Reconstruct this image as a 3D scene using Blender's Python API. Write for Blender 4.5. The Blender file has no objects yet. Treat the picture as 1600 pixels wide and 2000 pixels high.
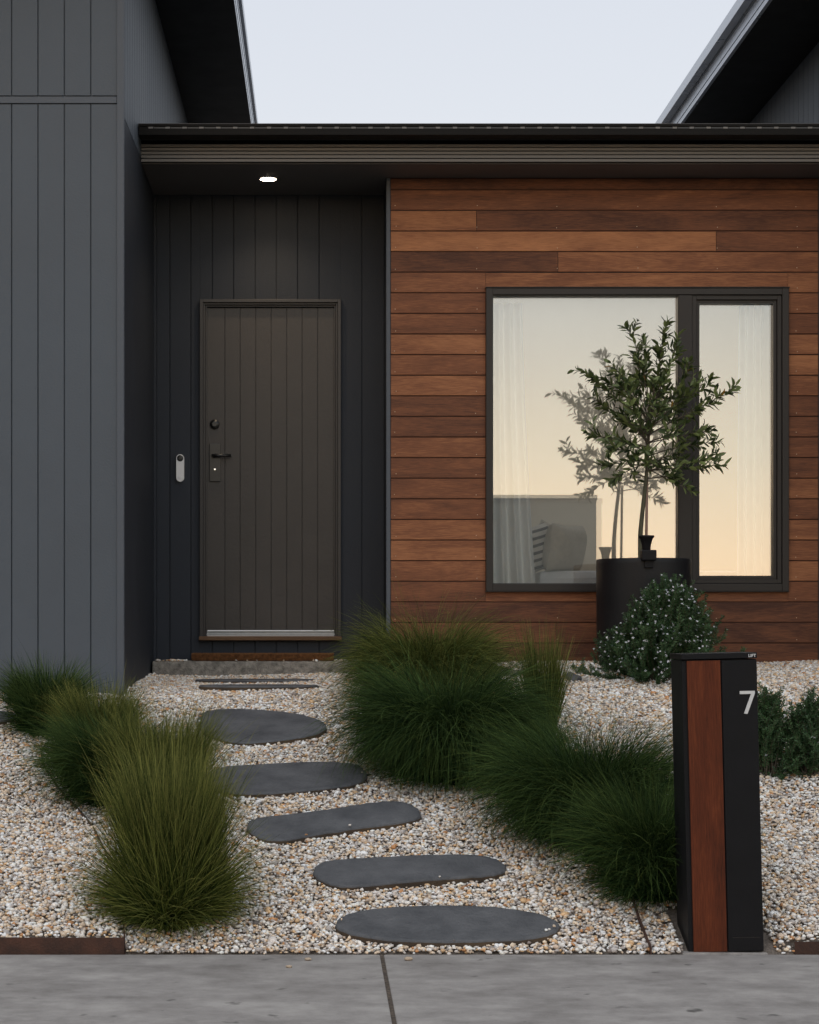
import bpy, bmesh, math, random
import numpy as np
from mathutils import Vector, Matrix, Euler
random.seed(7)
rng = np.random.default_rng(11)
R = math.radians
sc = bpy.context.scene
col = sc.collection

# ---------------------------------------------------------------- camera, sky, sun, exposure
F = 3696.0; CX = 627.0; HZ = 1225.0; CZ = 1.2
cam_d = bpy.data.cameras.new('camera'); cam = bpy.data.objects.new('camera', cam_d); col.objects.link(cam)
cam.location = (0, 0, CZ); cam.rotation_euler = (R(90), 0, 0)
cam_d.sensor_fit = 'VERTICAL'; cam_d.sensor_height = 36; cam_d.sensor_width = 28.8
cam_d.lens = F/2000*36; cam_d.shift_x = (800-CX)/2000; cam_d.shift_y = (HZ-1000)/2000
cam_d.clip_start = .05; cam_d.clip_end = 2000
sc.camera = cam
sc.view_settings.view_transform = 'Standard'; sc.view_settings.look = 'None'
sc.view_settings.gamma = 1; sc.view_settings.exposure = 0.0
sc.view_settings.use_curve_mapping = False
sc.cycles.max_bounces = 8; sc.cycles.transparent_max_bounces = 16

SUN_EL, SUN_AZ = R(24), R(200)
w = bpy.data.worlds.new('World'); sc.world = w; w.use_nodes = True
nt = w.node_tree; nt.nodes.clear()
def N(nt, t, **k):
    n = nt.nodes.new(t)
    for a, v in k.items(): setattr(n, a, v)
    return n
def build_world():
    L = nt.links.new
    out = N(nt, 'ShaderNodeOutputWorld'); bg = N(nt, 'ShaderNodeBackground'); L(bg.outputs[0], out.inputs[0])
    tc = N(nt, 'ShaderNodeTexCoord'); sep = N(nt, 'ShaderNodeSeparateXYZ'); L(tc.outputs['Generated'], sep.inputs[0])
    # the side away from the sunset: pale, even dusk sky
    fr = N(nt, 'ShaderNodeValToRGB'); L(sep.outputs[2], fr.inputs[0])
    e = fr.color_ramp.elements
    e[0].position = 0; e[0].color = (.80, .80, .84, 1)
    e[1].position = 1; e[1].color = (.98, 1.0, 1.0, 1)
    m = e.new(.22); m.color = (.752, .766, .835, 1)
    m = e.new(.34); m.color = (.70, .722, .80, 1)
    m = e.new(.6); m.color = (.88, .91, .98, 1)
    # the sunset side: warm low, fading upwards (halved in the ramp, doubled after it)
    bk = N(nt, 'ShaderNodeValToRGB'); L(sep.outputs[2], bk.inputs[0])
    e = bk.color_ramp.elements
    e[0].position = 0; e[0].color = (.98, .66, .40, 1)
    e[1].position = 1; e[1].color = (.42, .44, .48, 1)
    for p, c in ((.03, (.90, .695, .48)), (.09, (.65, .58, .47)), (.165, (.41, .415, .405)), (.30, (.40, .42, .45)), (.55, (.37, .40, .45))):
        m = e.new(p); m.color = (*c, 1)
    mul = N(nt, 'ShaderNodeVectorMath', operation='SCALE'); L(bk.outputs[0], mul.inputs[0]); mul.inputs['Scale'].default_value = 2.35
    # the afterglow is strongest where the sun has gone down
    gc = Vector((.17, -1, .07)).normalized(); dt = N(nt, 'ShaderNodeVectorMath', operation='DOT_PRODUCT'); L(tc.outputs['Generated'], dt.inputs[0]); dt.inputs[1].default_value = gc
    gl = N(nt, 'ShaderNodeMapRange', interpolation_type='SMOOTHSTEP'); L(dt.outputs['Value'], gl.inputs[0]); gl.inputs[1].default_value = math.cos(R(34)); gl.inputs[2].default_value = math.cos(R(13)); gl.inputs[3].default_value = 2.2; gl.inputs[4].default_value = 3.2
    L(gl.outputs[0], mul.inputs['Scale'])
    mr = N(nt, 'ShaderNodeMapRange', interpolation_type='SMOOTHSTEP'); L(sep.outputs[1], mr.inputs[0])
    mr.inputs[1].default_value = .25; mr.inputs[2].default_value = -.75; mr.inputs[3].default_value = 0; mr.inputs[4].default_value = 1
    mx = N(nt, 'ShaderNodeMix', data_type='RGBA'); L(mr.outputs[0], mx.inputs[0]); L(fr.outputs[0], mx.inputs[6]); L(mul.outputs[0], mx.inputs[7])
    sky = N(nt, 'ShaderNodeTexSky', sky_type='NISHITA', sun_disc=False, sun_elevation=R(3), sun_rotation=SUN_AZ)
    sk = N(nt, 'ShaderNodeVectorMath', operation='SCALE'); L(sky.outputs[0], sk.inputs[0]); sk.inputs['Scale'].default_value = .05
    ad = N(nt, 'ShaderNodeVectorMath', operation='ADD'); L(mx.outputs[2], ad.inputs[0]); L(sk.outputs[0], ad.inputs[1])
    L(ad.outputs[0], bg.inputs[0]); bg.inputs[1].default_value = .93
build_world()
sd = bpy.data.lights.new('sun', 'SUN'); sun = bpy.data.objects.new('sun', sd); col.objects.link(sun)
sd.energy = .25; sd.angle = R(40); sd.color = (1, .9, .78); sun.location = (0, 0, 30)
sun.rotation_euler = (R(90)-R(40), 0, R(-20))

# ---------------------------------------------------------------- helpers
def P(px, py, Y): return Vector(((px-CX)/F*Y, Y, CZ+(HZ-py)/F*Y))
def PX(px, Y): return (px-CX)/F*Y
def PZ(py, Y): return CZ+(HZ-py)/F*Y
def tag(o, label=None, cat=None, group=None, kind=None):
    if label: o['label'] = label
    if cat: o['category'] = cat
    if group: o['group'] = group
    if kind: o['kind'] = kind
    return o
def empty(name, loc, label=None, cat=None, group=None):
    o = bpy.data.objects.new(name, None); col.objects.link(o); o.location = loc; o.empty_display_size = .1
    return tag(o, label, cat, group)
def np_mesh(name, V, faces_n, idx, mats, parent=None, mat_idx=None, smooth=False, attrs=None):
    """faces_n: verts per face (int) ; idx flat index array"""
    me = bpy.data.meshes.new(name)
    V = np.asarray(V, dtype=np.float32); idx = np.asarray(idx, dtype=np.int32).ravel()
    nf = len(idx)//faces_n
    me.vertices.add(len(V)); me.vertices.foreach_set('co', V.ravel())
    me.loops.add(len(idx)); me.loops.foreach_set('vertex_index', idx)
    me.polygons.add(nf); me.polygons.foreach_set('loop_start', np.arange(0, len(idx), faces_n, dtype=np.int32))
    if smooth: me.polygons.foreach_set('use_smooth', np.ones(nf, dtype=bool))
    for m in (mats if isinstance(mats, list) else [mats]): me.materials.append(m)
    if mat_idx is not None: me.polygons.foreach_set('material_index', np.asarray(mat_idx, dtype=np.int32))
    for k, (typ, arr) in (attrs or {}).items():
        a = me.attributes.new(k, typ, 'POINT')
        a.data.foreach_set('vector' if typ == 'FLOAT_VECTOR' else 'value', np.asarray(arr, dtype=np.float32).ravel())
    me.update(calc_edges=True); me.validate()
    o = bpy.data.objects.new(name, me); col.objects.link(o)
    if parent is not None:
        o.parent = parent
        wl = Vector((0, 0, 0)); q = parent
        while q is not None: wl += q.location; q = q.parent
        o.location = -wl
    return o
class MB:
    """collects solids in world coordinates and links them as ONE mesh"""
    def __init__(s): s.bm = bmesh.new(); s.tone = s.bm.verts.layers.float.new('tone'); s.seed = s.bm.verts.layers.float.new('seed')
    def _t(s, vs, tone, seed):
        for v in vs: v[s.tone] = tone; v[s.seed] = seed
    def box(s, a, b, tone=0, seed=0, mi=0, bev=0):
        x0, x1 = sorted((a[0], b[0])); y0, y1 = sorted((a[1], b[1])); z0, z1 = sorted((a[2], b[2]))
        r = bmesh.ops.create_cube(s.bm, size=1, matrix=Matrix.Translation(((x0+x1)/2, (y0+y1)/2, (z0+z1)/2)) @ Matrix.Diagonal((x1-x0, y1-y0, z1-z0, 1)))
        vs = r['verts']; s._t(vs, tone, seed)
        fs = {f for v in vs for f in v.link_faces}
        for f in fs: f.material_index = mi
        if bev:
            es = list({e for v in vs for e in v.link_edges})
            rr = bmesh.ops.bevel(s.bm, geom=es, offset=bev, segments=2, affect='EDGES', profile=.6)
            for f in rr['faces']: f.material_index = mi
            s._t({v for f in rr['faces'] for v in f.verts}, tone, seed)
        return s
    def prism(s, pts, axis, a, b, tone=0, seed=0, mi=0):
        """pts 2D outline in the plane across axis (0:x ->(y,z), 1:y ->(x,z), 2:z ->(x,y)), from a to b"""
        def mk(p, t): return {0: (t, p[0], p[1]), 1: (p[0], t, p[1]), 2: (p[0], p[1], t)}[axis]
        A = [s.bm.verts.new(mk(p, a)) for p in pts]; B = [s.bm.verts.new(mk(p, b)) for p in pts]
        fs = [s.bm.faces.new(A), s.bm.faces.new(B[::-1])]
        n = len(pts)
        for i in range(n): fs.append(s.bm.faces.new((A[i], B[i], B[(i+1) % n], A[(i+1) % n])))
        for f in fs: f.material_index = mi
        s._t(A+B, tone, seed); bmesh.ops.recalc_face_normals(s.bm, faces=fs)
        return s
    def tube(s, pts, rad, seg=10, cap=True, mi=0, smooth=True):
        rings = []; n = len(pts)
        pts = [Vector(p) for p in pts]; rad = rad if hasattr(rad, '__len__') else [rad]*n
        up = Vector((.31, .17, .93)).normalized()
        for i, p in enumerate(pts):
            d = (pts[min(i+1, n-1)]-pts[max(i-1, 0)]).normalized()
            u = d.cross(up); u = u.normalized() if u.length > .05 else d.cross(Vector((1, 0, 0))).normalized(); v = d.cross(u)
            rings.append([s.bm.verts.new(p+(u*math.cos(2*math.pi*k/seg)+v*math.sin(2*math.pi*k/seg))*rad[i]) for k in range(seg)])
        fs = []
        for i in range(n-1):
            for k in range(seg):
                f = s.bm.faces.new((rings[i][k], rings[i][(k+1) % seg], rings[i+1][(k+1) % seg], rings[i+1][k])); f.smooth = smooth; fs.append(f)
        if cap: fs += [s.bm.faces.new(rings[0][::-1]), s.bm.faces.new(rings[-1])]
        for f in fs: f.material_index = mi
        bmesh.ops.recalc_face_normals(s.bm, faces=fs)
        return s
    def lathe(s, c, prof, axis='z', seg=32, mi=0):
        """prof: list of (r, t) along axis"""
        rings = []
        for r, t in prof:
            ring = []
            for k in range(seg):
                a = 2*math.pi*k/seg; q = (r*math.cos(a), r*math.sin(a))
                ring.append(s.bm.verts.new((c[0]+q[0], c[1]+q[1], c[2]+t) if axis == 'z' else (c[0]+q[0], c[1]+t, c[2]+q[1])))
            rings.append(ring)
        fs = []
        for i in range(len(rings)-1):
            for k in range(seg):
                f = s.bm.faces.new((rings[i][k], rings[i][(k+1) % seg], rings[i+1][(k+1) % seg], rings[i+1][k])); f.smooth = True; fs.append(f)
        fs += [s.bm.faces.new(rings[0][::-1]), s.bm.faces.new(rings[-1])]
        for f in fs: f.material_index = mi
        bmesh.ops.recalc_face_normals(s.bm, faces=fs)
        return s
    def build(s, name, mats, parent=None, label=None, sharp=None):
        me = bpy.data.meshes.new(name); s.bm.to_mesh(me); s.bm.free()
        for m in (mats if isinstance(mats, list) else [mats]): me.materials.append(m)
        if sharp: me.set_sharp_from_angle(angle=R(sharp))
        o = bpy.data.objects.new(name, me); col.objects.link(o)
        if parent is not None:
            o.parent = parent
            wl = Vector((0, 0, 0)); q = parent
            while q is not None: wl += q.location; q = q.parent
            o.location = -wl
        if label: o['label'] = label
        return o

# ---------------------------------------------------------------- materials
def mat(name, color, rough=.6, var=.0, scale=8, bump=0, bscale=60, metal=0, spec=.5, stretch=(1, 1, 1), color2=None, sss=0, vscale2=None):
    m = bpy.data.materials.new(name); m.use_nodes = True; t = m.node_tree; b = t.nodes['Principled BSDF']; L = t.links.new
    b.inputs['Roughness'].default_value = rough; b.inputs['Metallic'].default_value = metal
    b.inputs['Specular IOR Level'].default_value = spec; b.inputs['Base Color'].default_value = (*color, 1)
    tc = N(t, 'ShaderNodeTexCoord'); mp = N(t, 'ShaderNodeMapping'); L(tc.outputs['Object'], mp.inputs[0]); mp.inputs['Scale'].default_value = stretch
    if var or color2:
        nz = N(t, 'ShaderNodeTexNoise'); L(mp.outputs[0], nz.inputs[0]); nz.inputs['Scale'].default_value = scale; nz.inputs['Detail'].default_value = 8; nz.inputs['Roughness'].default_value = .62
        r = N(t, 'ShaderNodeValToRGB'); L(nz.outputs[0], r.inputs[0])
        r.color_ramp.elements[0].position = .3; r.color_ramp.elements[1].position = .72
        c2 = color2 if color2 else tuple(c*(1+var) for c in color)
        c1 = color if color2 else tuple(c*(1-var) for c in color)
        r.color_ramp.elements[0].color = (*c1, 1); r.color_ramp.elements[1].color = (*c2, 1)
        L(r.outputs[0], b.inputs['Base Color'])
        mr = N(t, 'ShaderNodeMapRange'); L(nz.outputs[0], mr.inputs[0]); mr.inputs[3].default_value = max(0, rough-.09); mr.inputs[4].default_value = min(1, rough+.09); L(mr.outputs[0], b.inputs['Roughness'])
    if bump:
        n2 = N(t, 'ShaderNodeTexNoise'); L(mp.outputs[0], n2.inputs[0]); n2.inputs['Scale'].default_value = bscale; n2.inputs['Detail'].default_value = 6
        bp = N(t, 'ShaderNodeBump'); L(n2.outputs[0], bp.inputs['Height']); bp.inputs['Strength'].default_value = bump; bp.inputs['Distance'].default_value = .01
        L(bp.outputs[0], b.inputs['Normal'])
    return m
def emis(name, color, s):
    m = bpy.data.materials.new(name); m.use_nodes = True; b = m.node_tree.nodes['Principled BSDF']
    b.inputs['Base Color'].default_value = (.8, .8, .8, 1); b.inputs['Emission Color'].default_value = (*color, 1); b.inputs['Emission Strength'].default_value = s
    return m
def wood_mat(name, dark, mid, light, along=0, rough=.5, attr=True, gs=1.0):
    """hardwood: grain stretched along one axis, tone per board from attributes tone and seed"""
    m = bpy.data.materials.new(name); m.use_nodes = True; t = m.node_tree; b = t.nodes['Principled BSDF']; L = t.links.new
    tc = N(t, 'ShaderNodeTexCoord'); at = N(t, 'ShaderNodeAttribute', attribute_name='seed'); to = N(t, 'ShaderNodeAttribute', attribute_name='tone')
    sx = N(t, 'ShaderNodeVectorMath', operation='SCALE'); cb = N(t, 'ShaderNodeCombineXYZ')
    for i in range(3): L(at.outputs['Fac'], cb.inputs[i])
    L(cb.outputs[0], sx.inputs[0]); sx.inputs['Scale'].default_value = 7.3
    ad = N(t, 'ShaderNodeVectorMath', operation='ADD'); L(tc.outputs['Object'], ad.inputs[0]); L(sx.outputs[0], ad.inputs[1])
    def nz(sc_, det, st, dist=0):
        mp = N(t, 'ShaderNodeMapping'); L(ad.outputs[0], mp.inputs[0]); v = [st]*3; v[along] = 1; mp.inputs['Scale'].default_value = v
        n = N(t, 'ShaderNodeTexNoise'); L(mp.outputs[0], n.inputs[0]); n.inputs['Scale'].default_value = sc_; n.inputs['Detail'].default_value = det; n.inputs['Distortion'].default_value = dist; n.inputs['Roughness'].default_value = .65
        return n
    fine = nz(15*gs, 10, 20, .4); broad = nz(1.3*gs, 4, 6, 1.2)
    a1 = N(t, 'ShaderNodeMath', operation='MULTIPLY_ADD'); L(fine.outputs[0], a1.inputs[0]); a1.inputs[1].default_value = .85; L(to.outputs['Fac'], a1.inputs[2])
    a2 = N(t, 'ShaderNodeMath', operation='MULTIPLY_ADD'); L(broad.outputs[0], a2.inputs[0]); a2.inputs[1].default_value = .75; L(a1.outputs[0], a2.inputs[2])
    a3 = N(t, 'ShaderNodeMath', operation='SUBTRACT'); L(a2.outputs[0], a3.inputs[0]); a3.inputs[1].default_value = .30
    r = N(t, 'ShaderNodeValToRGB'); L(a3.outputs[0], r.inputs[0]); e = r.color_ramp.elements
    e[0].position = .17; e[0].color = (*dark, 1); e[1].position = .92; e[1].color = (*light, 1); q = e.new(.5); q.color = (*mid, 1)
    L(r.outputs[0], b.inputs['Base Color']); b.inputs['Roughness'].default_value = rough; b.inputs['Specular IOR Level'].default_value = .2
    bp = N(t, 'ShaderNodeBump'); L(fine.outputs[0], bp.inputs['Height']); bp.inputs['Strength'].default_value = .25; bp.inputs['Distance'].default_value = .004; L(bp.outputs[0], b.inputs['Normal'])
    return m
def leaf_mat(name, c_dark, c_light, c_tip=None, rough=.5, trans=.25):
    """foliage: colour by attribute tone (per blade or leaf), tip colour by attribute along"""
    m = bpy.data.materials.new(name); m.use_nodes = True; t = m.node_tree; b = t.nodes['Principled BSDF']; L = t.links.new
    a = N(t, 'ShaderNodeAttribute', attribute_name='tone')
    r = N(t, 'ShaderNodeValToRGB'); L(a.outputs['Fac'], r.inputs[0]); e = r.color_ramp.elements
    e[0].color = (*c_dark, 1); e[1].color = (*c_light, 1)
    src = r.outputs[0]
    if c_tip:
        al = N(t, 'ShaderNodeAttribute', attribute_name='along'); pw = N(t, 'ShaderNodeMath', operation='POWER'); L(al.outputs['Fac'], pw.inputs[0]); pw.inputs[1].default_value = 2.0
        ml = N(t, 'ShaderNodeMath', operation='MULTIPLY'); L(pw.outputs[0], ml.inputs[0]); L(a.outputs['Fac'], ml.inputs[1])
        mx = N(t, 'ShaderNodeMix', data_type='RGBA'); L(ml.outputs[0], mx.inputs[0]); L(src, mx.inputs[6]); mx.inputs[7].default_value = (*c_tip, 1); src = mx.outputs[2]
    L(src, b.inputs['Base Color']); b.inputs['Roughness'].default_value = rough; b.inputs['Specular IOR Level'].default_value = .35 if rough < .7 else .12
    tr = N(t, 'ShaderNodeBsdfTranslucent'); L(src, tr.inputs[0]); ms = N(t, 'ShaderNodeMixShader'); ms.inputs[0].default_value = trans
    L(b.outputs[0], ms.inputs[1]); L(tr.outputs[0], ms.inputs[2]); L(ms.outputs[0], t.nodes['Material Output'].inputs[0])
    return m
M = {}
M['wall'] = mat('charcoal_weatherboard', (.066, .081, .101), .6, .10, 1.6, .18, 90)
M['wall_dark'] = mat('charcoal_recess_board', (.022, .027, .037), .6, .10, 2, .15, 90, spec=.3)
M['trim'] = mat('charcoal_trim', (.072, .085, .105), .6, .06, 5, .05)
M['soffit'] = mat('dark_soffit_board', (.10, .094, .094), .6, .12, 2, .05)
M['fascia'] = mat('bronze_grey_fascia', (.155, .148, .143), .42, .08, 4, .03, 40)
M['gutter'] = mat('black_gutter', (.0065, .006, .0055), .5, .15, 5, .03, spec=.12)
M['roofm'] = mat('steel_roofing', (.05, .05, .055), .4, .1, 3)
M['barge'] = mat('grey_steel_fascia', (.40, .43, .48), .28, .06, 3, metal=.5)
M['frame'] = mat('bronze_window_frame', (.028, .024, .022), .45, .12, 6, .02, spec=.3)
M['door'] = mat('dark_door_paint', (.046, .041, .038), .40, .18, 2.2, .12, 40, spec=.35)
M['jamb'] = mat('dark_jamb_paint', (.026, .023, .022), .45, .15, 5, .05)
M['black'] = mat('black_powder_coat', (.0065, .0065, .008), .5, .2, 8, .08, 300, spec=.18)
M['blackpot'] = mat('black_pot', (.0085, .0085, .010), .5, .25, 5, .10, 120, spec=.28)
M['hardware'] = mat('black_hardware', (.010, .010, .010), .3)
M['alu'] = mat('brushed_aluminium', (.30, .31, .32), .4, .1, 30, 0, metal=.8)
M['nickel'] = mat('bright_nickel', (.9, .9, .9), .15, metal=1)
M['sill'] = wood_mat('stained_sill_timber', (.05, .028, .016), (.11, .062, .035), (.2, .12, .07), 0, .6)
M['coir'] = mat('coir_fibre', (.12, .050, .018), .95, 0, 60, 1.0, 300, color2=(.40, .18, .065))
M['concrete'] = mat('rough_slab_concrete', (.10, .092, .082), .9, 0, 22, 1.0, 120, color2=(.42, .39, .34))
M['clad'] = wood_mat('merbau_cladding', (.078, .034, .022), (.212, .084, .042), (.47, .205, .092), 0, .58)
M['nail'] = mat('copper_nail', (.55, .42, .30), .3, metal=.8)
M['boxwood'] = wood_mat('red_timber_panel', (.040, .010, .004), (.105, .024, .008), (.22, .058, .019), 2, .6)
M['slate'] = mat('bluestone', (.055, .058, .066), .68, 0, 7, .7, 60, color2=(.122, .124, .132))
M['rust'] = mat('weathering_steel', (.028, .014, .010), .85, 0, 14, .4, 120, color2=(.085, .036, .022))
M['curtain'] = mat('white_linen', (.93, .94, .945), .9, .01, 20)
def sheer(m):
    t = m.node_tree; b = t.nodes['Principled BSDF']; tr = N(t, 'ShaderNodeBsdfTranslucent'); tr.inputs[0].default_value = (.9, .93, .95, 1); ms = N(t, 'ShaderNodeMixShader'); ms.inputs[0].default_value = .04
    t.links.new(b.outputs[0], ms.inputs[1]); t.links.new(tr.outputs[0], ms.inputs[2]); t.links.new(ms.outputs[0], t.nodes['Material Output'].inputs[0])
sheer(M['curtain'])
M['plaster'] = mat('room_plaster', (.78, .70, .58), .9, .03, 3)
M['carpet'] = mat('room_carpet', (.55, .5, .45), .95, .1, 60)
M['cushion'] = mat('linen_cushion', (.55, .49, .42), .95, .10, 40, .3, 400)
M['sheet'] = mat('white_bedding', (.75, .75, .78), .9, .03, 9, .3, 20)
M['bedbase'] = mat('grey_bed_upholstery', (.16, .15, .145), .95, .1, 40)
M['soil'] = mat('potting_soil', (.03, .022, .016), .95, .3, 40, 1, 80)
M['bark'] = mat('olive_bark', (.070, .068, .040), .8, .3, 20, .5, 120)
M['stake'] = mat('timber_stake', (.34, .22, .17), .8, .15, 20)
M['twig'] = mat('twig', (.08, .065, .045), .8, .2, 30)
M['white'] = mat('white_numeral', (.62, .62, .62), .4)
M['petal'] = mat('white_petal', (.80, .80, .86), .6)
M['doorbell'] = mat('pale_grey_plastic', (.70, .71, .73), .4)
M['led'] = emis('lit_downlight', (1, .83, .62), 30)
M['olive'] = leaf_mat('olive_leaves', (.030, .052, .018), (.24, .30, .11), None, .38, .22)
M['oliveold'] = leaf_mat('yellowed_leaves', (.35, .17, .02), (.40, .24, .04), None, .5, .3)
M['grass'] = leaf_mat('tussock_blades', (.006, .022, .004), (.125, .165, .028), (.27, .26, .08), .8, .14)
M['grassd'] = leaf_mat('dark_tussock_blades', (.003, .016, .006), (.036, .100, .026), (.13, .17, .045), .8, .12)
M['west'] = leaf_mat('shrub_leaves', (.014, .042, .016), (.080, .155, .060), None, .5, .15)
M['ground'] = mat('gravel_bed_sand', (.09, .075, .062), .95, 0, 90, 1, 60, color2=(.24, .20, .17))
M['verge'] = mat('verge_grass', (.02, .035, .012), .9, 0, 12, .6, 60, color2=(.05, .08, .025))
M['road'] = mat('road_asphalt', (.045, .045, .047), .9, .15, 30, .5, 150)

def path_mat():
    m = bpy.data.materials.new('footpath_concrete'); m.use_nodes = True; t = m.node_tree; b = t.nodes['Principled BSDF']; L = t.links.new
    tc = N(t, 'ShaderNodeTexCoord')
    def nz(s, st, d=8, ro=.65):
        mp = N(t, 'ShaderNodeMapping'); L(tc.outputs['Object'], mp.inputs[0]); mp.inputs['Scale'].default_value = st
        n = N(t, 'ShaderNodeTexNoise'); L(mp.outputs[0], n.inputs[0]); n.inputs['Scale'].default_value = s; n.inputs['Detail'].default_value = d; n.inputs['Roughness'].default_value = ro; return n
    a = nz(2.2, (1, 1.2, 1)); c = nz(14, (1, 1, 1)); d = nz(5, (.8, 1.25, 1)); fine = nz(160, (1, 1, 1), 4)
    s1 = N(t, 'ShaderNodeMath', operation='ADD'); L(a.outputs[0], s1.inputs[0]); L(d.outputs[0], s1.inputs[1])
    s2 = N(t, 'ShaderNodeMath', operation='MULTIPLY_ADD'); L(c.outputs[0], s2.inputs[0]); s2.inputs[1].default_value = .5; L(s1.outputs[0], s2.inputs[2])
    s3 = N(t, 'ShaderNodeMath', operation='MULTIPLY_ADD'); L(fine.outputs[0], s3.inputs[0]); s3.inputs[1].default_value = .25; L(s2.outputs[0], s3.inputs[2])
    r = N(t, 'ShaderNodeValToRGB'); mr = N(t, 'ShaderNodeMapRange'); L(s3.outputs[0], mr.inputs[0]); mr.inputs[1].default_value = 1.05; mr.inputs[2].default_value = 1.72; L(mr.outputs[0], r.inputs[0])
    e = r.color_ramp.elements; e[0].color = (.165, .150, .139, 1); e[1].color = (.40, .375, .352, 1); q = e.new(.45); q.color = (.27, .25, .237, 1)
    # small dark stains
    v = N(t, 'ShaderNodeTexNoise'); L(tc.outputs['Object'], v.inputs[0]); v.inputs['Scale'].default_value = 9; v.inputs['Detail'].default_value = 3
    st = N(t, 'ShaderNodeMapRange'); L(v.outputs[0], st.inputs[0]); st.inputs[1].default_value = .66; st.inputs[2].default_value = .74
    mx = N(t, 'ShaderNodeMix', data_type='RGBA'); L(st.outputs[0], mx.inputs[0]); L(r.outputs[0], mx.inputs[6]); mx.inputs[7].default_value = (.10, .092, .086, 1)
    L(mx.outputs[2], b.inputs['Base Color']); b.inputs['Roughness'].default_value = .8
    bp = N(t, 'ShaderNodeBump'); L(fine.outputs[0], bp.inputs['Height']); bp.inputs['Strength'].default_value = .35; bp.inputs['Distance'].default_value = .004; L(bp.outputs[0], b.inputs['Normal'])
    return m
M['path'] = path_mat()
def pebble_mat():
    m = bpy.data.materials.new('quartz_pebbles'); m.use_nodes = True; t = m.node_tree; b = t.nodes['Principled BSDF']; L = t.links.new
    a = N(t, 'ShaderNodeAttribute', attribute_name='pcol')
    tc = N(t, 'ShaderNodeTexCoord'); n = N(t, 'ShaderNodeTexNoise'); L(tc.outputs['Object'], n.inputs[0]); n.inputs['Scale'].default_value = 170; n.inputs['Detail'].default_value = 4
    mr = N(t, 'ShaderNodeMapRange'); L(n.outputs[0], mr.inputs[0]); mr.inputs[1].default_value = .3; mr.inputs[2].default_value = .7; mr.inputs[3].default_value = .72; mr.inputs[4].default_value = 1.15
    s = N(t, 'ShaderNodeVectorMath', operation='SCALE'); L(a.outputs['Vector'], s.inputs[0]); L(mr.outputs[0], s.inputs['Scale'])
    L(s.outputs[0], b.inputs['Base Color']); b.inputs['Roughness'].default_value = .5
    return m
M['pebble'] = pebble_mat()
def glass_mat(name='outer_glazing', refl=.14):
    m = bpy.data.materials.new(name); m.use_nodes = True; t = m.node_tree; t.nodes.clear(); L = t.links.new
    o = N(t, 'ShaderNodeOutputMaterial'); tr = N(t, 'ShaderNodeBsdfTransparent'); tr.inputs[0].default_value = (.985, .995, .99, 1)
    gl = N(t, 'ShaderNodeBsdfGlossy'); gl.inputs['Roughness'].default_value = 0; gl.inputs['Color'].default_value = (1, .99, .97, 1)
    fr = N(t, 'ShaderNodeLayerWeight'); fr.inputs[0].default_value = .5
    mr = N(t, 'ShaderNodeMapRange'); L(fr.outputs['Fresnel'], mr.inputs[0]); mr.inputs[1].default_value = 0.0; mr.inputs[2].default_value = 1; mr.inputs[3].default_value = refl-.05; mr.inputs[4].default_value = 1
    ms = N(t, 'ShaderNodeMixShader'); L(mr.outputs[0], ms.inputs[0]); L(tr.outputs[0], ms.inputs[1]); L(gl.outputs[0], ms.inputs[2]); L(ms.outputs[0], o.inputs[0])
    return m
M['glass'] = glass_mat(); M['glass2'] = glass_mat('inner_glazing', .088)

# ---------------------------------------------------------------- terrain
def sstep(a, b, x): t = np.clip((x-a)/(b-a), 0, 1); return t*t*(3-2*t)
def ground_h(X, Y):
    X = np.asarray(X, float); Y = np.asarray(Y, float)
    a = .2577*(Y-6.94)
    b = .835+.038*(Y-10.2)
    k = .028
    z = -k*np.log(np.exp(-a/k)+np.exp(-b/k))          # soft minimum of slope and terrace
    z = np.where(Y < 6.94, 0, z)
    z = np.minimum(z, .93)
    fr = sstep(6.94, 7.0, Y)*(1-sstep(7.3, 8.3, Y))
    z = z+.045*fr*np.maximum(1-sstep(-.80, -.68, X), sstep(1.62, 1.76, X))       # banked up behind the steel edging
    z = z+.095*sstep(.3, 1.1, X)*sstep(10.0, 11.2, Y)+.02*(1-sstep(-1.2, -.9, X))*sstep(9.6, 10.1, Y)
    z = z+.012*np.sin(X*3.1+Y*1.7)*np.sin(Y*2.3-X)*sstep(7.0, 7.6, Y)
    return np.maximum(z, 0)
def gp(px, py, off=0.0):
    """the point of the ground surface seen at a pixel"""
    Ys = np.linspace(5.0, 12.5, 3001); X = (px-CX)/F*Ys; zr = CZ+(HZ-py)/F*Ys; g = ground_h(X, Ys)+off
    i = int(np.argmax(g >= zr)) if (g >= zr).any() else len(Ys)-1
    return Vector((X[i], Ys[i], zr[i]))

xs = np.unique(np.concatenate([np.linspace(-60, -4, 12), np.linspace(-4, 5, 91), np.linspace(5, 60, 12)]))
ys = np.unique(np.concatenate([[6.9, 6.935], np.linspace(6.94, 12.2, 80), np.linspace(12.2, 80, 10)]))
GX, GY = np.meshgrid(xs, ys); GZ = ground_h(GX, GY)-.010
nx, ny = len(xs), len(ys)
I = np.arange(nx*ny).reshape(ny, nx)
q = np.stack([I[:-1, :-1], I[:-1, 1:], I[1:, 1:], I[1:, :-1]], -1).reshape(-1, 4)
tag(np_mesh('ground', np.stack([GX.ravel(), GY.ravel(), GZ.ravel()], 1), 4, q, M['ground'], smooth=True), kind='structure')
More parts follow.
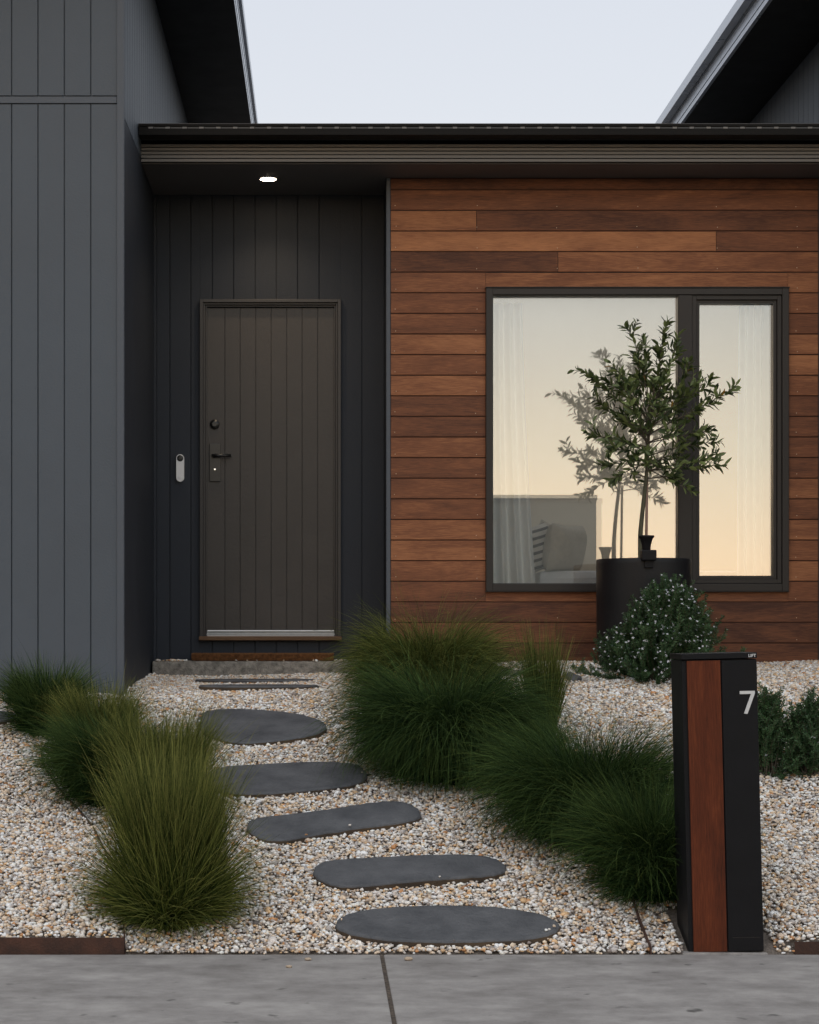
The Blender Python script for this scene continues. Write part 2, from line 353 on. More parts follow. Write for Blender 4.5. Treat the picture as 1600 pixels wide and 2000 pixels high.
# footpath slabs with an expansion joint, verge, road, far verge
fp = MB()
jx = PX(746, 6.94)
def slab(x0, x1): fp.box((x0, 5.2, -.12), (x1, 6.94, 0), bev=.006)
slab(jx-4.2, jx-2.11); slab(jx-2.10, jx-.007); slab(jx+.007, jx+2.10); slab(jx+2.11, jx+4.2)
for k in range(2, 9): slab(jx-4.2-2.1*(k-1), jx-4.21-2.1*(k-2)); slab(jx+4.21+2.1*(k-2), jx+4.2+2.1*(k-1))
tag(fp.build('footpath', M['path']), kind='structure')
j = MB(); j.box((jx-.008, 5.2, -.1), (jx+.008, 6.94, -.006)); tag(j.build('expansion_joint', mat('joint_filler', (.03, .024, .02), .95, 0, 60, .8, 90, color2=(.16, .12, .09))), kind='structure')
v = MB(); v.box((-60, 2.2, -.14), (60, 5.2, -.015)); v.box((-60, -11.5, -.14), (60, -7, -.015)); tag(v.build('verge', M['verge']), kind='structure')
v = MB(); v.box((-60, -6.85, -.2), (60, 2.05, -.13)); tag(v.build('road', M['road']), kind='structure')
v = MB(); v.box((-60, 2.05, -.2), (60, 2.2, -.01), bev=.02); v.box((-60, -7, -.2), (60, -6.85, -.01), bev=.02); tag(v.build('kerb', M['path']), kind='structure')
v = MB(); v.box((-700, -700, -.4), (700, 700, -.22)); tag(v.build('far_ground', M['verge']), kind='structure')

# ---------------------------------------------------------------- the house
YG, YF, YW, YD = 10.22, 11.17, 11.54, 12.0      # garage front, eaves fascia, timber wall, door wall
XL = PX(243, YG)                                 # side wall of the garage wing
ZS = PZ(381, YD)                                 # soffit height
ZE = CZ+4.02                                     # high eaves
house = empty('house', (.5, YD, .9), 'charcoal panelled house with a timber clad bay and low eaves behind the gravel garden', 'house')
def grooved(mb, x0, x1, z0, z1, y, lines, gap=.007, th=.010, mi=0, axis='x', off=0):
    """strips between groove lines, standing proud of plane y (towards -Y) or of plane x (towards +X)"""
    c = [x0]+[l for l in sorted(lines) if x0+.01 < l < x1-.01]+[x1]
    for a, b in zip(c[:-1], c[1:]):
        a2 = a+(gap/2 if a != x0 else 0); b2 = b-(gap/2 if b != x1 else 0)
        if axis == 'x': mb.box((a2, y-th, z0), (b2, y+.003, z1), bev=.0012)
        else: mb.box((y-.003, a2, z0), (y+th, b2, z1))
# garage wing
g = MB()
g.box((-6.2, YG+.012, .3), (XL-.010, 17.5, ZE))
pit = 51.5*YG/F; e0 = PX(229, YG)
lines = [e0-k*pit for k in range(1, 40)]
zj0, zj1 = PZ(203.5, YG), PZ(188, YG)
grooved(g, -6.2, e0, .3, zj0, YG+.010, lines); grooved(g, -6.2, e0, zj1+.004, ZE, YG+.010, lines)
nr = random.Random(3)
for k in range(0, 5):
    for zz in np.arange(.95, 4.6, .31):
        if nr.random() < .6: g.lathe((e0-k*pit-(.016 if k % 2 else .10)+nr.uniform(-.004, .004), YG, zz+nr.uniform(-.01, .01)), [(.0018, -.0012), (.0036, -.0006), (.004, .003)], 'y', 8)
g.build('wall', M['wall'], house, 'grey vertical panel wall of the garage wing')
t = MB(); t.box((-6.2, YG-.006, zj0+.004), (e0-.002, YG+.011, zj1-.003), bev=.002); t.box((e0, YG-.010, .3), (PX(242.5, YG), YG+.03, ZE), bev=.002)
t.build('corner_trim', M['trim'], house)
g = MB()
seam0 = PZ(228, YG)
# side wall: smooth below the slanting seam, grooved above it
ysl = [YG+.03+.135*k for k in range(60)]
zA = PZ(228, YG); zB = PZ(305, 11.1)
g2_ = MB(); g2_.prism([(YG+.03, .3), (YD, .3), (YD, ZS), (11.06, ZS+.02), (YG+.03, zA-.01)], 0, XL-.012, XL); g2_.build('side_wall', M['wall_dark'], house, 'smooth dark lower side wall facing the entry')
for a, b in zip(ysl[:-1], ysl[1:]):
    f = lambda y: zA-.01+(y-YG-.03)*(ZS+.02-zA+.01)/(11.06-YG-.03) if y < 11.06 else ZS+.02
    g.prism([(a+.004, f(a+.004)+.006), (b-.003, f(b-.003)+.006), (b-.003, ZE), (a+.004, ZE)], 0, XL-.012, XL)
g.build('side_wall', M['wall'], house, 'finely grooved upper side wall under the high eaves')
# high roofs left and right: soffit, fascia, gutter, steel roof
XSF = -.561
s = MB(); s.box((-6.6, YG-.5, ZE+.001), (XSF, 17.5, ZE+.02)); s.build('soffit', M['gutter'], house)
s = MB()
for k in range(4): s.box((XSF-.02, YG-.5, ZE+.004+k*.045), (XSF+.004+.003*(k % 2), 17.5, ZE+.043+k*.045))
s.box((XSF+.002, YG-.52, ZE+.20), (XSF+.028, 17.5, ZE+.27), bev=.004)
s.build('fascia', M['barge'], house)
s = MB(); s.prism([(-6.6, ZE+.03), (XSF-.01, ZE+.03), (XSF-.01, ZE+.27), (-3.6, ZE+.75), (-6.6, ZE+.3)], 1, YG-.48, 17.5); s.build('roof', M['roofm'], house)
XR = 3.42; XRF = 2.87
g = MB(); g.box((XR+.012, YG+.1, .3), (8, 17.5, ZE))
for a, b in zip(ysl[:-1], ysl[1:]): g.box((XR, a+.2, .3), (XR+.015, b+.2-.007, ZE))
g.build('wall', M['wall'], house, 'grey grooved wall of the right wing above the low roof')
s = MB(); s.box((XRF, YG-.5, ZE+.001), (8.4, 17.5, ZE+.02)); s.build('soffit', M['gutter'], house)
s = MB()
for k in range(4): s.box((XRF-.004-.004*(k % 2), YG-.5, ZE-.006+k*.040), (XRF+.02, 17.5, ZE+.031+k*.040))
s.build('fascia', M['barge'], house)
s = MB(); s.box((2.80, YG-.52, ZE+.125), (XRF-.01, 17.5, ZE+.205), bev=.004); s.build('gutter', M['barge'], house)
s = MB(); s.prism([(XRF+.022, ZE+.03), (8.4, ZE+.03), (8.4, ZE+.3), (5.6, ZE+.75), (XRF+.022, ZE+.19)], 1, YG-.48, 17.5); s.build('roof', M['roofm'], house)
# low eaves over the entry
x0, x1 = XL+.002, XR-.002
s = MB(); s.box((x0, YF+.02, ZS), (x1, YW-.001, ZS+.02)); s.box((x0, YW-.001, ZS), (PX(755, YW)-.002, YD-.002, ZS+.02)); s.build('soffit', M['soffit'], house)
zf0, zf1 = PZ(317, YF), PZ(281, YF)
s = MB(); s.box((x0, YF+.007, zf0), (x1, YF+.03, zf1+.08), mi=1)
hb = (zf1-zf0)/5
for k in range(5): s.box((x0, YF-.004-.002*(k % 2), zf0+k*hb+.003), (x1, YF+.008, zf0+(k+1)*hb-.003))
s.build('fascia', [M['fascia'], M['gutter']], house)
YT = 10.97
zg0, zg1 = PZ(263, YT), PZ(242.5, YT)
s = MB()
s.prism([(YT, zg0), (YT+.11, zg0), (YT+.15, zg0+.02), (YT+.15, zg1+.01), (YT+.14, zg1+.01), (YT+.14, zg0+.024), (YT+.1, zg0+.006), (YT+.006, zg0+.006), (YT+.006, zg1), (YT-.008, zg1), (YT-.008, zg1-.012), (YT, zg1-.012)], 0, x0+.004, x1)
k = 0; xx = x0+.06
while xx < x1-.1:
    s.box((xx, YT-.0035, zg1-.026), (xx+.026, YT+.002, zg1-.016), mi=1); xx += .098
s.build('gutter', [M['gutter'], M['fascia']], house)
s = MB(); xx = x0+.09
while xx < x1-.1:
    s.box((xx, YT-.0015, zg1-.0255), (xx+.066, YT+.001, zg1-.0175)); xx += .098
s.build('gutter_slot', M['hardware'], house)
s = MB(); rs_ = lambda y: zg1-.010+(y-YT-.02)*.054
def rslab(xa, xb, ya, yb_): s.prism([(ya, rs_(ya)), (yb_, rs_(yb_)), (yb_, rs_(yb_)+.02), (ya, rs_(ya)+.02)], 0, xa, xb)
rslab(x0, .9, YT+.02, 17.4); rslab(3.15, x1, YT+.02, 17.4); rslab(.9, 3.15, YT+.02, 11.72); rslab(.9, 3.15, 14.1, 17.4)  # gap in the slabs: unseen roof opening added to light the room
s.box((x0, YT+.151, zg0+.02), (x1, YF+.03, zg1-.006)); s.build('roof', M['roofm'], house)
# door wall
zb = .86
xr = PX(755, YW)
g = MB(); dx0, dx1, dz1, dz0 = PX(391, YD), PX(666, YD), PZ(586, YD), PZ(1243, YD)
g.box((XL, YD+.012, zb), (dx0+.01, YD+.12, ZS+.3)); g.box((dx1-.01, YD+.012, zb), (xr+.1, YD+.12, ZS+.3))
g.box((dx0+.01, YD+.013, dz1-.01), (dx1-.01, YD+.12, ZS+.3)); g.box((dx0+.01, YD+.013, zb), (dx1-.01, YD+.12, dz0-.02))
gl = [PX(x, YD) for x in (332, 373, 415, 456.5, 498.5, 540, 581.5, 623.5, 665, 707)]
grooved(g, XL+.022, dx0, zb, ZS, YD+.010, gl, gap=.006); grooved(g, dx1, xr-.001, zb, ZS, YD+.010, gl, gap=.006)
grooved(g, dx0, dx1, dz1, ZS, YD+.010, gl, gap=.006); grooved(g, dx0, dx1, zb, dz0-.01, YD+.010, gl, gap=.006)
g.box((XL+.001, YD-.012, zb), (XL+.020, YD+.011, ZS-.001), bev=.001)
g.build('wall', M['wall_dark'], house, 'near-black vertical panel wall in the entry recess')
# door frame: stepped jambs and head
f = MB(); fy = YD-.035
def framing(mb, xa, xb, za, zb_, w_, ya, yb, bottom=False, bev=.002):
    mb.box((xa, ya, za), (xa+w_, yb, zb_), bev=bev); mb.box((xb-w_, ya, za), (xb, yb, zb_), bev=bev); mb.box((xa+w_, ya+.0005, zb_-w_), (xb-w_, yb, zb_), bev=bev)
    if bottom: mb.box((xa+w_, ya+.0005, za), (xb-w_, yb, za+w_), bev=bev)
framing(f, dx0, dx1, dz0, dz1, .020, fy, YD+.05)
framing(f, dx0+.0205, dx1-.0205, dz0+.001, dz1-.0205, .012, fy+.018, YD+.07)
framing(f, dx0+.033, dx1-.033, dz0+.001, dz1-.033, .010, fy+.034, YD+.08)
f.build('door_frame', M['jamb'], house)
d = MB(); lx0, lx1, lz0, lz1 = dx0+.040, dx1-.040, PZ(1231, YD), dz1-.046; ly = YD+.025
d.box((lx0, ly+.006, lz0), (lx1, ly+.045, lz1))
dl = [PX(x, YD) for x in (439, 469, 499.3, 529.6, 560, 590.2, 620.5)]
grooved(d, lx0+.001, lx1-.001, lz0+.001, lz1-.001, ly+.004, dl, gap=.005, th=.008)
door = d.build('door', M['door'], house)
hp = P(420, 903, ly-.004)
h = MB(); h.box((PX(409.5, ly), ly-.016, PZ(941, ly)), (PX(430.5, ly), ly-.003, PZ(867, ly)), bev=.003)
h.box((PX(409.5, ly), ly-.018, PZ(881, ly)), (PX(430.5, ly), ly-.016, PZ(879.5, ly))); h.box((PX(409.5, ly), ly-.018, PZ(928, ly)), (PX(430.5, ly), ly-.016, PZ(926.8, ly)))
h.build('lock_plate', M['hardware'], door)
h = MB(); c = P(417, 891, ly); h.tube([c+Vector((0, -.01, 0)), c+Vector((0, -.055, 0))], .011, 14)
h.tube([c+Vector((-.008, -.052, 0)), c+Vector((.03, -.055, 0)), c+Vector((.115, -.050, 0))], [.0095, .010, .0095], 14); h.build('lever_handle', M['hardware'], door)
h = MB(); c = P(419.5, 917, ly-.018); h.lathe(c, [(.004, -.004), (.0085, -.004), (.0095, .002)], 'y', 18); h.build('key_cylinder', M['nickel'], door)
h = MB(); c = P(419.5, 829, ly-.004); h.lathe(c, [(.012, -.020), (.020, -.021), (.022, -.016), (.027, -.016), (.031, -.010), (.031, 0)], 'y', 28)
h.build('deadbolt', M['hardware'], door)
h = MB(); h.box((lx0, ly-.012, PZ(1235, ly)), (lx1, ly+.03, PZ(1231.5, ly)), bev=.001); h.box((lx0, ly-.03, PZ(1241, ly)), (lx1, ly+.03, PZ(1237.5, ly)), bev=.001)
h.box((lx0, ly-.004, PZ(1237.5, ly)), (lx1, ly+.03, PZ(1235, ly))); h.build('threshold', M['alu'], house)
h = MB(); h.box((dx0-.004, YD-.06, PZ(1250.5, YD)), (dx1+.004, YD+.05, PZ(1242.6, YD)), bev=.003, tone=.1, seed=3); h.build('door_sill', M['sill'], house)
# doorbell on the wall
b = MB(); c0 = P(352.5, 914.5, YD-.002); rr = .0245; hh = .062
pts = [(c0.x+rr*math.cos(a), c0.z+hh+rr*math.sin(a)) for a in np.linspace(0, math.pi, 14)]+[(c0.x+rr*math.cos(a), c0.z-hh+rr*math.sin(a)) for a in np.linspace(math.pi, 2*math.pi, 14)]
b.prism(pts, 1, YD-.026, YD+.004); bell = b.build('doorbell', M['doorbell'], house)
b = MB(); b.lathe((c0.x, YD-.0265, c0.z+hh-.001), [(.010, -.004), (.0195, -.002), (.0205, .002)], 'y', 28); b.build('camera_lens', M['hardware'], bell)
b = MB(); b.lathe((c0.x, YD-.0265, c0.z-hh+.006), [(.010, -.0015), (.0125, -.001), (.013, .001)], 'y', 24); b.build('bell_button', M['doorbell'], bell)
# downlight in the soffit
LX, LY = PX(524, 11.56), 11.50
LY = (ZS-CZ)*F/(HZ-349)
b = MB(); b.lathe((LX, LY, ZS), [(.0495, -.0045), (.056, -.0035), (.060, .001)], 'z', 32); dn = b.build('downlight', M['white'], house)
b = MB(); b.lathe((LX, LY, ZS), [(.046, -.0052), (.0485, -.0048), (.0485, -.003)], 'z', 32); b.build('lamp', M['led'], dn)
ld = bpy.data.lights.new('downlight_beam', 'SPOT'); lo = bpy.data.objects.new('downlight_beam', ld); col.objects.link(lo)
lo.location = (LX, LY, ZS-.02); ld.energy = 24; ld.color = (1, .76, .50); ld.spot_size = R(128); ld.spot_blend = 1.0; ld.shadow_soft_size = .045

# timber bay
wx0 = PX(763.5, YW); wx1 = PX(1598, YW)+.0
ox0, ox1, oz0, oz1 = PX(949, YW), PX(1539, YW), PZ(1155, YW), PZ(564, YW)
g = MB(); zt = ZS+.02
g.box((xr, YW+.014, .5), (ox0, YW+.12, zt)); g.box((ox1, YW+.014, .5), (XR, YW+.12, zt)); g.box((ox0, YW+.014, .5), (ox1, YW+.12, oz0)); g.box((ox0, YW+.014, oz1), (ox1, YW+.12, zt))
g.box((xr+.001, YW+.12, .5), (xr+.1, YD+.01, zt))
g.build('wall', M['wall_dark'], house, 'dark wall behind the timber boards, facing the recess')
t = MB(); t.box((xr-.001, YW-.008, .6), (wx0-.003, YW+.03, ZS-.002), bev=.002); t2_ = MB(); t2_.box((wx1+.003, YW-.008, .6), (wx1+.03, YW+.02, ZS-.002), bev=.002); t2_.build('corner_trim', M['trim'], house)
t.build('corner_trim', M['trim'], house)
c = MB(); bh = 40.25/F*YW; zl = PZ(1291, YW)-bh; k = 0
rnd = random.Random(5)
# butt joints measured on the wall (row counted from the top board), tones follow the boards in the photo
joints = {2: [931], 3: [1399], 4: [1090], 20: [1089], 22: [1086], 23: [1089]}
segtone = {2: (.04, -.14), 3: (.20, -.08), 4: (-.18, .10)}
tones = [-.30, -.14, -.2, .1, 0, .08, .04, -.02, .10, .06, .18, -.20, -.14, -.02, -.16, .02, -.12, .06, .12, .02, -.08, -.24, -.26, -.28, -.2, -.2]  # top strip and lowest boards: shade there is put into the board tone
ztop = ZS-.001; zrow0 = PZ(370, YW)
row = 0; ztb = ztop
bounds = [ztop, zrow0]
while bounds[-1] > .72: bounds.append(bounds[-1]-bh)
for r_, (zu, zd) in enumerate(zip(bounds[:-1], bounds[1:])):
    js = [PX(v_, YW) for v_ in joints.get(r_-0, [])]
    cuts = [wx0]+js+[wx1]
    for i_, (a, b) in enumerate(zip(cuts[:-1], cuts[1:])):
        segs = [(a, b)]
        if zd < oz1 and zu > oz0:                       # beside, above or below the window
            segs = []
            if a < ox0: segs.append((a, min(b, ox0)))
            if b > ox1: segs.append((max(a, ox1), b))
            full = zd < oz0 or zu > oz1
        for si, (sa, sb) in enumerate(segs):
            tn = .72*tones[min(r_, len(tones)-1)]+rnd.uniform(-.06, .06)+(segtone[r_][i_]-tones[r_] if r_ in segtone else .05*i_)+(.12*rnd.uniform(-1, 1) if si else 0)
            sd_ = rnd.uniform(0, 9)
            za, zb2 = zd+.0015, zu-.0055
            y1 = YW+.018
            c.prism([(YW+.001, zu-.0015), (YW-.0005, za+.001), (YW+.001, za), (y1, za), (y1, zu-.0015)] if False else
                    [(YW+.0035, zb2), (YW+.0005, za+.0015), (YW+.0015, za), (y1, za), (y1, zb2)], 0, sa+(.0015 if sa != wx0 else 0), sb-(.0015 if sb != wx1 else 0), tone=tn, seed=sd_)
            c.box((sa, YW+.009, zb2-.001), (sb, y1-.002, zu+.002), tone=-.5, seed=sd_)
        # the strip over or under the window inside a board that the window cuts
        if i_: continue
        if zd < oz1 < zu: c.box((ox0, YW+.002, oz1+.004), (ox1, YW+.018, zu-.0055), tone=tones[r_], seed=2+r_)
        if zd < oz0 < zu: c.box((ox0, YW+.002, zd+.0015), (ox1, YW+.018, oz0-.004), tone=tones[r_]+.05, seed=2+r_)
for r_, (zu, zd) in enumerate(zip(bounds[:-1], bounds[1:])):
    for px in (772, 931, 1088, 1245, 1400, 1556):
        x = PX(px+rnd.uniform(-2, 2), YW); z = zd+.022+rnd.uniform(-.006, .006)
        if ox0-.02 < x < ox1+.02 and oz0-.05 < z < oz1+.02: continue
        if r_ == 0: continue
        c.lathe((x, YW-.0005, z), [(.0016, -.001), (.0028, -.0004), (.0030, .003)], 'y', 8, mi=1)
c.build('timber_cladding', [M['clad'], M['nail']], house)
# window
wf = MB(); fw = .040
wf.box((ox0, YW-.03, oz0), (ox0+fw, YW+.09, oz1), bev=.003); wf.box((ox1-fw, YW-.03, oz0), (ox1, YW+.09, oz1), bev=.003)
wf.box((ox0+fw, YW-.028, oz1-fw), (ox1-fw, YW+.09, oz1), bev=.003); wf.box((ox0+fw, YW-.028, oz0), (ox1-fw, YW+.09, oz0+fw+.006), bev=.003)
mx0, mx1 = PX(1325, YW), PX(1351, YW)
wf.box((mx0, YW-.022, oz0+fw+.007), (mx1, YW+.085, oz1-fw-.001), bev=.003)
wf.box((ox0-.006, YW-.036, oz0-.004), (ox1+.002, YW-.002, oz0-.001), bev=.003)       # sill flashing
wf.box((ox0-.004, YW-.036, oz1+.001), (ox1+.004, YW-.002, oz1+.007), bev=.001)
win = empty('window', ((ox0+ox1)/2, YW, oz0)); win.parent = house; win.location = Vector(((ox0+ox1)/2, YW, oz0))-house.location
wf.build('window_frame', M['frame'], win)
sa_ = MB(); a0, a1, c0_, c1_ = mx1+.001, ox1-fw-.001, oz0+fw+.008, oz1-fw-.002
framing(sa_, a0, a1, c0_, c1_, .026, YW-.014, YW+.07, True); framing(sa_, a0+.027, a1-.027, c0_+.027, c1_-.027, .016, YW+.002, YW+.06, True)
sa_.build('sash', M['frame'], win)
gk = MB(); framing(gk, ox0+fw-.001, mx0+.001, oz0+fw+.004, oz1-fw+.001, .0055, YW-.010, YW+.060, True, bev=.0008)
framing(gk, a0+.0425, a1-.0425, c0_+.0425, c1_-.0425, .0055, YW+.004, YW+.058, True, bev=.0008); gk.build('gasket', M['hardware'], win)
YGL = YW+.028
p_ = MB(); p_.box((ox0+fw-.004, YGL, oz0+fw-.002), (mx0+.004, YGL+.006, oz1-fw+.004))
def pane(xa, xb, za, zb_, y):
    # one sheet of coated glass per pane
    # (double glazing: the inner sheet is out of parallel by a fraction of a millimetre, as real units are)
    k = .0021
    for dy, m_, a in ((0, M['glass'], 0), (.016, M['glass2'], k)):
        w2, h2 = (xb-xa)/2, (zb_-za)/2
        o = np_mesh('pane', [(xa, y+dy+a*w2-a*h2*.6, za), (xb, y+dy-a*w2-a*h2*.6, za), (xb, y+dy-a*w2+a*h2*.6, zb_), (xa, y+dy+a*w2+a*h2*.6, zb_)], 4, [0, 1, 2, 3], m_, None)
        o.parent = win; o.location = -(win.location+house.location)
p_.bm.free()
pane(ox0+fw-.004, mx0+.004, oz0+fw, oz1-fw+.004, YGL); pane(a0+.04, a1-.04, c0_+.04, c1_-.04, YGL+.004)
# room behind the window
rx0, rx1, ry0, ry1, rz0, rz1 = .75, 3.3, YW+.13, 14.2, 1.0, 3.72
s = MB(); s.box((rx0-.1, ry0, rz0), (rx0, ry1, rz1)); s.box((rx1, ry0, rz0), (rx1+.08, ry1, rz1)); s.box((rx0-.1, ry1, rz0), (rx1+.08, ry1+.1, rz1)); KX0, KX1, KY0, KY1 = .9, 3.15, 11.72, 14.1
def holed(mb, xa, xb, ya, yb_, za, zb_):
    mb.box((xa, ya, za), (KX0, yb_, zb_)); mb.box((KX1, ya, za), (xb, yb_, zb_)); mb.box((KX0, ya, za), (KX1, KY0, zb_)); mb.box((KX0, KY1, za), (KX1, yb_, zb_))
holed(s, rx0-.1, rx1+.08, ry0, ry1+.1, rz1, rz1+.04)  # ceiling hole under the roof gap, added to brighten curtains and bed
s.build('room_wall', M['plaster'], house); s = MB(); s.box((rx0-.1, ry0, rz0-.05), (rx1+.08, ry1+.1, rz0-.001)); s.build('room_floor', M['carpet'], house)

# ---------------------------------------------------------------- things in the room
def curtain(pts_top, pts_bot, y, z0, z1, folds, label):
    """hanging cloth: x range at the top and at the bottom, wavy in depth"""
    nu, nv = 90, 24; V = []
    for j_ in range(nv):
        t_ = j_/(nv-1)
        xa = pts_top[0]+(pts_bot[0]-pts_top[0])*t_**1.4; xb = pts_top[1]+(pts_bot[1]-pts_top[1])*t_**1.4
        for i_ in range(nu):
            u_ = i_/(nu-1)
            V.append((xa+(xb-xa)*u_, y+.045*math.sin(folds*2*math.pi*u_+.6*math.sin(3*t_))*(.7+.3*t_)+.008*math.sin(17*u_), z1+(z0-z1)*t_))
    ii = np.arange(nu*nv).reshape(nv, nu)
    o = np_mesh('curtain', V, 4, np.stack([ii[:-1, :-1], ii[:-1, 1:], ii[1:, 1:], ii[1:, :-1]], -1), M['curtain'], smooth=True)
    return tag(o, label, 'curtain', 'curtains behind the window')
yc = YW+.15
curtain((PX(940, yc), PX(1020, yc)), (PX(935, yc), PX(1056, yc)), yc, 1.03, PZ(592, yc), 4, 'white curtain flaring out at its foot behind the wide fixed pane')
curtain((PX(1443, yc), PX(1535, yc)), (PX(1440, yc), PX(1545, yc)), yc, 1.03, PZ(596, yc), 6, 'straight white curtain behind the narrow right-hand sash')
def superell(mb_name, c_, size, rot, m_, label, cat, n=26, stripes=None, puff=1.0, group=None):
    """a cushion: pillow surface with pinched corners"""
    V = []; idx = []; h2 = []
    for side in (1, -1):
        for j_ in range(n):
            for i_ in range(n):
                u_ = i_/(n-1)*2-1; v_ = j_/(n-1)*2-1
                th = max(0, (1-u_**4))**.5*max(0, (1-v_**4))**.5
                pin = 1-.08*(1-abs(v_))**1*abs(u_)**3; pin2 = 1-.08*(1-abs(u_))*abs(v_)**3
                V.append((u_*size[0]/2*pin, side*th*size[1]/2*puff+.006*math.sin(5*u_+3*v_)*th, v_*size[2]/2*pin2))
    V = np.array(V); Rm = np.array(Euler(rot).to_matrix()); V = V@Rm.T+np.array(c_)
    ii = np.arange(n*n).reshape(n, n); q1 = np.stack([ii[:-1, :-1], ii[:-1, 1:], ii[1:, 1:], ii[1:, :-1]], -1).reshape(-1, 4); q2 = q1[:, ::-1]+n*n
    o = np_mesh(mb_name, V, 4, np.concatenate([q1, q2]), m_, smooth=True)
    return tag(o, label, cat, group)
def stripe_mat():
    m = bpy.data.materials.new('striped_cloth'); m.use_nodes = True; t = m.node_tree; b = t.nodes['Principled BSDF']; L = t.links.new
    tc = N(t, 'ShaderNodeTexCoord'); wv = N(t, 'ShaderNodeTexWave', bands_direction='Z'); mp = N(t, 'ShaderNodeMapping'); mp.inputs['Rotation'].default_value = (0, R(18), 0)
    L(tc.outputs['Object'], mp.inputs[0]); L(mp.outputs[0], wv.inputs[0]); wv.inputs['Scale'].default_value = 7; wv.inputs['Distortion'].default_value = .6
    r = N(t, 'ShaderNodeValToRGB'); L(wv.outputs[0], r.inputs[0]); r.color_ramp.elements[0].position = .3; r.color_ramp.elements[1].position = .42
    r.color_ramp.elements[0].color = (.06, .05, .05, 1); r.color_ramp.elements[1].color = (.60, .55, .50, 1); L(r.outputs[0], b.inputs['Base Color']); b.inputs['Roughness'].default_value = .95
    return m
M['stripe'] = stripe_mat()
yb = 12.05
bz = PZ(1114, yb)
bed = empty('bed', (PX(1160, yb), yb+.6, rz0), 'white covered bed beside the window inside the room', 'bed')
s = MB(); s.box((PX(1040, yb), yb+.02, rz0), (3.0, yb+1.9, bz-.24), bev=.02); s.build('bed_base', M['bedbase'], bed)
s = MB(); s.box((PX(1052, yb), yb, bz-.24), (3.0, yb+1.9, bz), bev=.05); s.build('mattress', M['sheet'], bed)
superell('cushion', P(1103, 1071, yb+.15)+Vector((0, 0, 0)), (.42, .17, .31), (R(8), 0, R(55)), M['cushion'], 'plain beige linen cushion standing on the bed', 'cushion', group='cushions on the bed')
superell('cushion', P(1048, 1072, yb+.14), (.32, .15, .30), (R(-10), R(-12), R(50)), M['stripe'], 'dark striped cushion leaning beside the curtain', 'cushion', group='cushions on the bed')
superell('cushion', P(1078, 1070, yb+.34), (.32, .12, .28), (R(10), R(20), R(30)), M['cushion'], 'small beige cushion between the striped and the plain one', 'cushion', group='cushions on the bed')

# ---------------------------------------------------------------- slab, doormat
s = MB(); sy = 11.77
s.box((XL+.012, sy, .70), (xr+.25, YD+.02, PZ(1291, sy)), bev=.012)
o = s.build('porch_slab', M['concrete']); tag(o, 'rough low concrete slab below the front door with pebbles along it', 'slab')
bm_ = MB(); mz = PZ(1291, sy)
bm_.box((PX(374, sy+.03), sy+.005, mz+.001), (PX(652, sy+.03), sy+.17, mz+.042), bev=.012)
mat_o = bm_.build('doormat', M['coir']); tag(mat_o, 'brown coir doormat lying in front of the charcoal front door', 'doormat')
# coir bristles
n = 26000
mx_ = rng.uniform(PX(374, sy), PX(652, sy), n); my_ = rng.uniform(sy+.002, sy+.17, n); front = rng.random(n) < .45
mzv = np.where(front, rng.uniform(mz+.002, mz+.042, n), mz+.040); my_ = np.where(front, sy+.006, my_)
dd = np.stack([rng.normal(0, .004, n), np.where(front, -rng.uniform(.002, .010, n), rng.normal(0, .004, n)), np.where(front, rng.normal(0, .004, n), rng.uniform(.002, .011, n))], 1)
p0 = np.stack([mx_, my_, mzv], 1); wv_ = np.array([.0009, 0, 0])
V = np.stack([p0-wv_, p0+wv_, p0+dd], 1).reshape(-1, 3)
bo = np_mesh('bristles', V, 3, np.arange(3*n), M['coir'], mat_o)

# ---------------------------------------------------------------- stepping stones
def smooth_loop(pts, sub=8):
    n_ = len(pts); out = []
    for i_ in range(n_):
        p0_, p1_, p2_, p3_ = [Vector(pts[(i_+k_) % n_]) for k_ in (-1, 0, 1, 2)]
        for s_ in range(sub):
            t_ = s_/sub
            out.append(.5*((2*p1_)+(-p0_+p2_)*t_+(2*p0_-5*p1_+4*p2_-p3_)*t_**2+(-p0_+3*p1_-3*p2_+p3_)*t_**3))
    return out
stone_px = [
 ([(655, 1803), (668, 1788), (710, 1777), (790, 1771), (880, 1769), (970, 1772), (1050, 1782), (1088, 1797), (1092, 1810), (1070, 1824), (1010, 1833), (900, 1837), (780, 1835), (700, 1825), (664, 1813)], 'nearest oval bluestone stepping stone just above the footpath'),
 ([(612, 1697), (625, 1684), (665, 1679), (760, 1675), (860, 1670), (930, 1669), (972, 1676), (988, 1690), (980, 1702), (940, 1710), (850, 1718), (760, 1725), (700, 1729), (655, 1726), (620, 1711)], 'second stepping stone up, long grey bar shape running under the grass tips'),
 ([(483, 1609), (500, 1598), (560, 1590), (640, 1580), (710, 1570), (770, 1565), (805, 1571), (822, 1585), (815, 1597), (770, 1607), (700, 1616), (620, 1628), (560, 1638), (515, 1636), (488, 1622)], 'third stepping stone up, slanting bar shape with a brown front edge'),
 ([(398, 1520), (412, 1504), (450, 1495), (520, 1490), (600, 1487), (670, 1489), (706, 1497), (717, 1511), (708, 1524), (670, 1533), (600, 1540), (530, 1546), (460, 1548), (415, 1540)], 'fourth stepping stone up, its left end tucked behind the yellow-green tussock'),
 ([(384, 1408), (392, 1394), (420, 1386), (480, 1384), (540, 1387), (595, 1395), (630, 1408), (638, 1419), (622, 1431), (580, 1440), (520, 1446), (460, 1447), (415, 1435), (390, 1420)], 'egg shaped stepping stone, fifth up, lying alone on open gravel'),
]
polys = []; stones = []
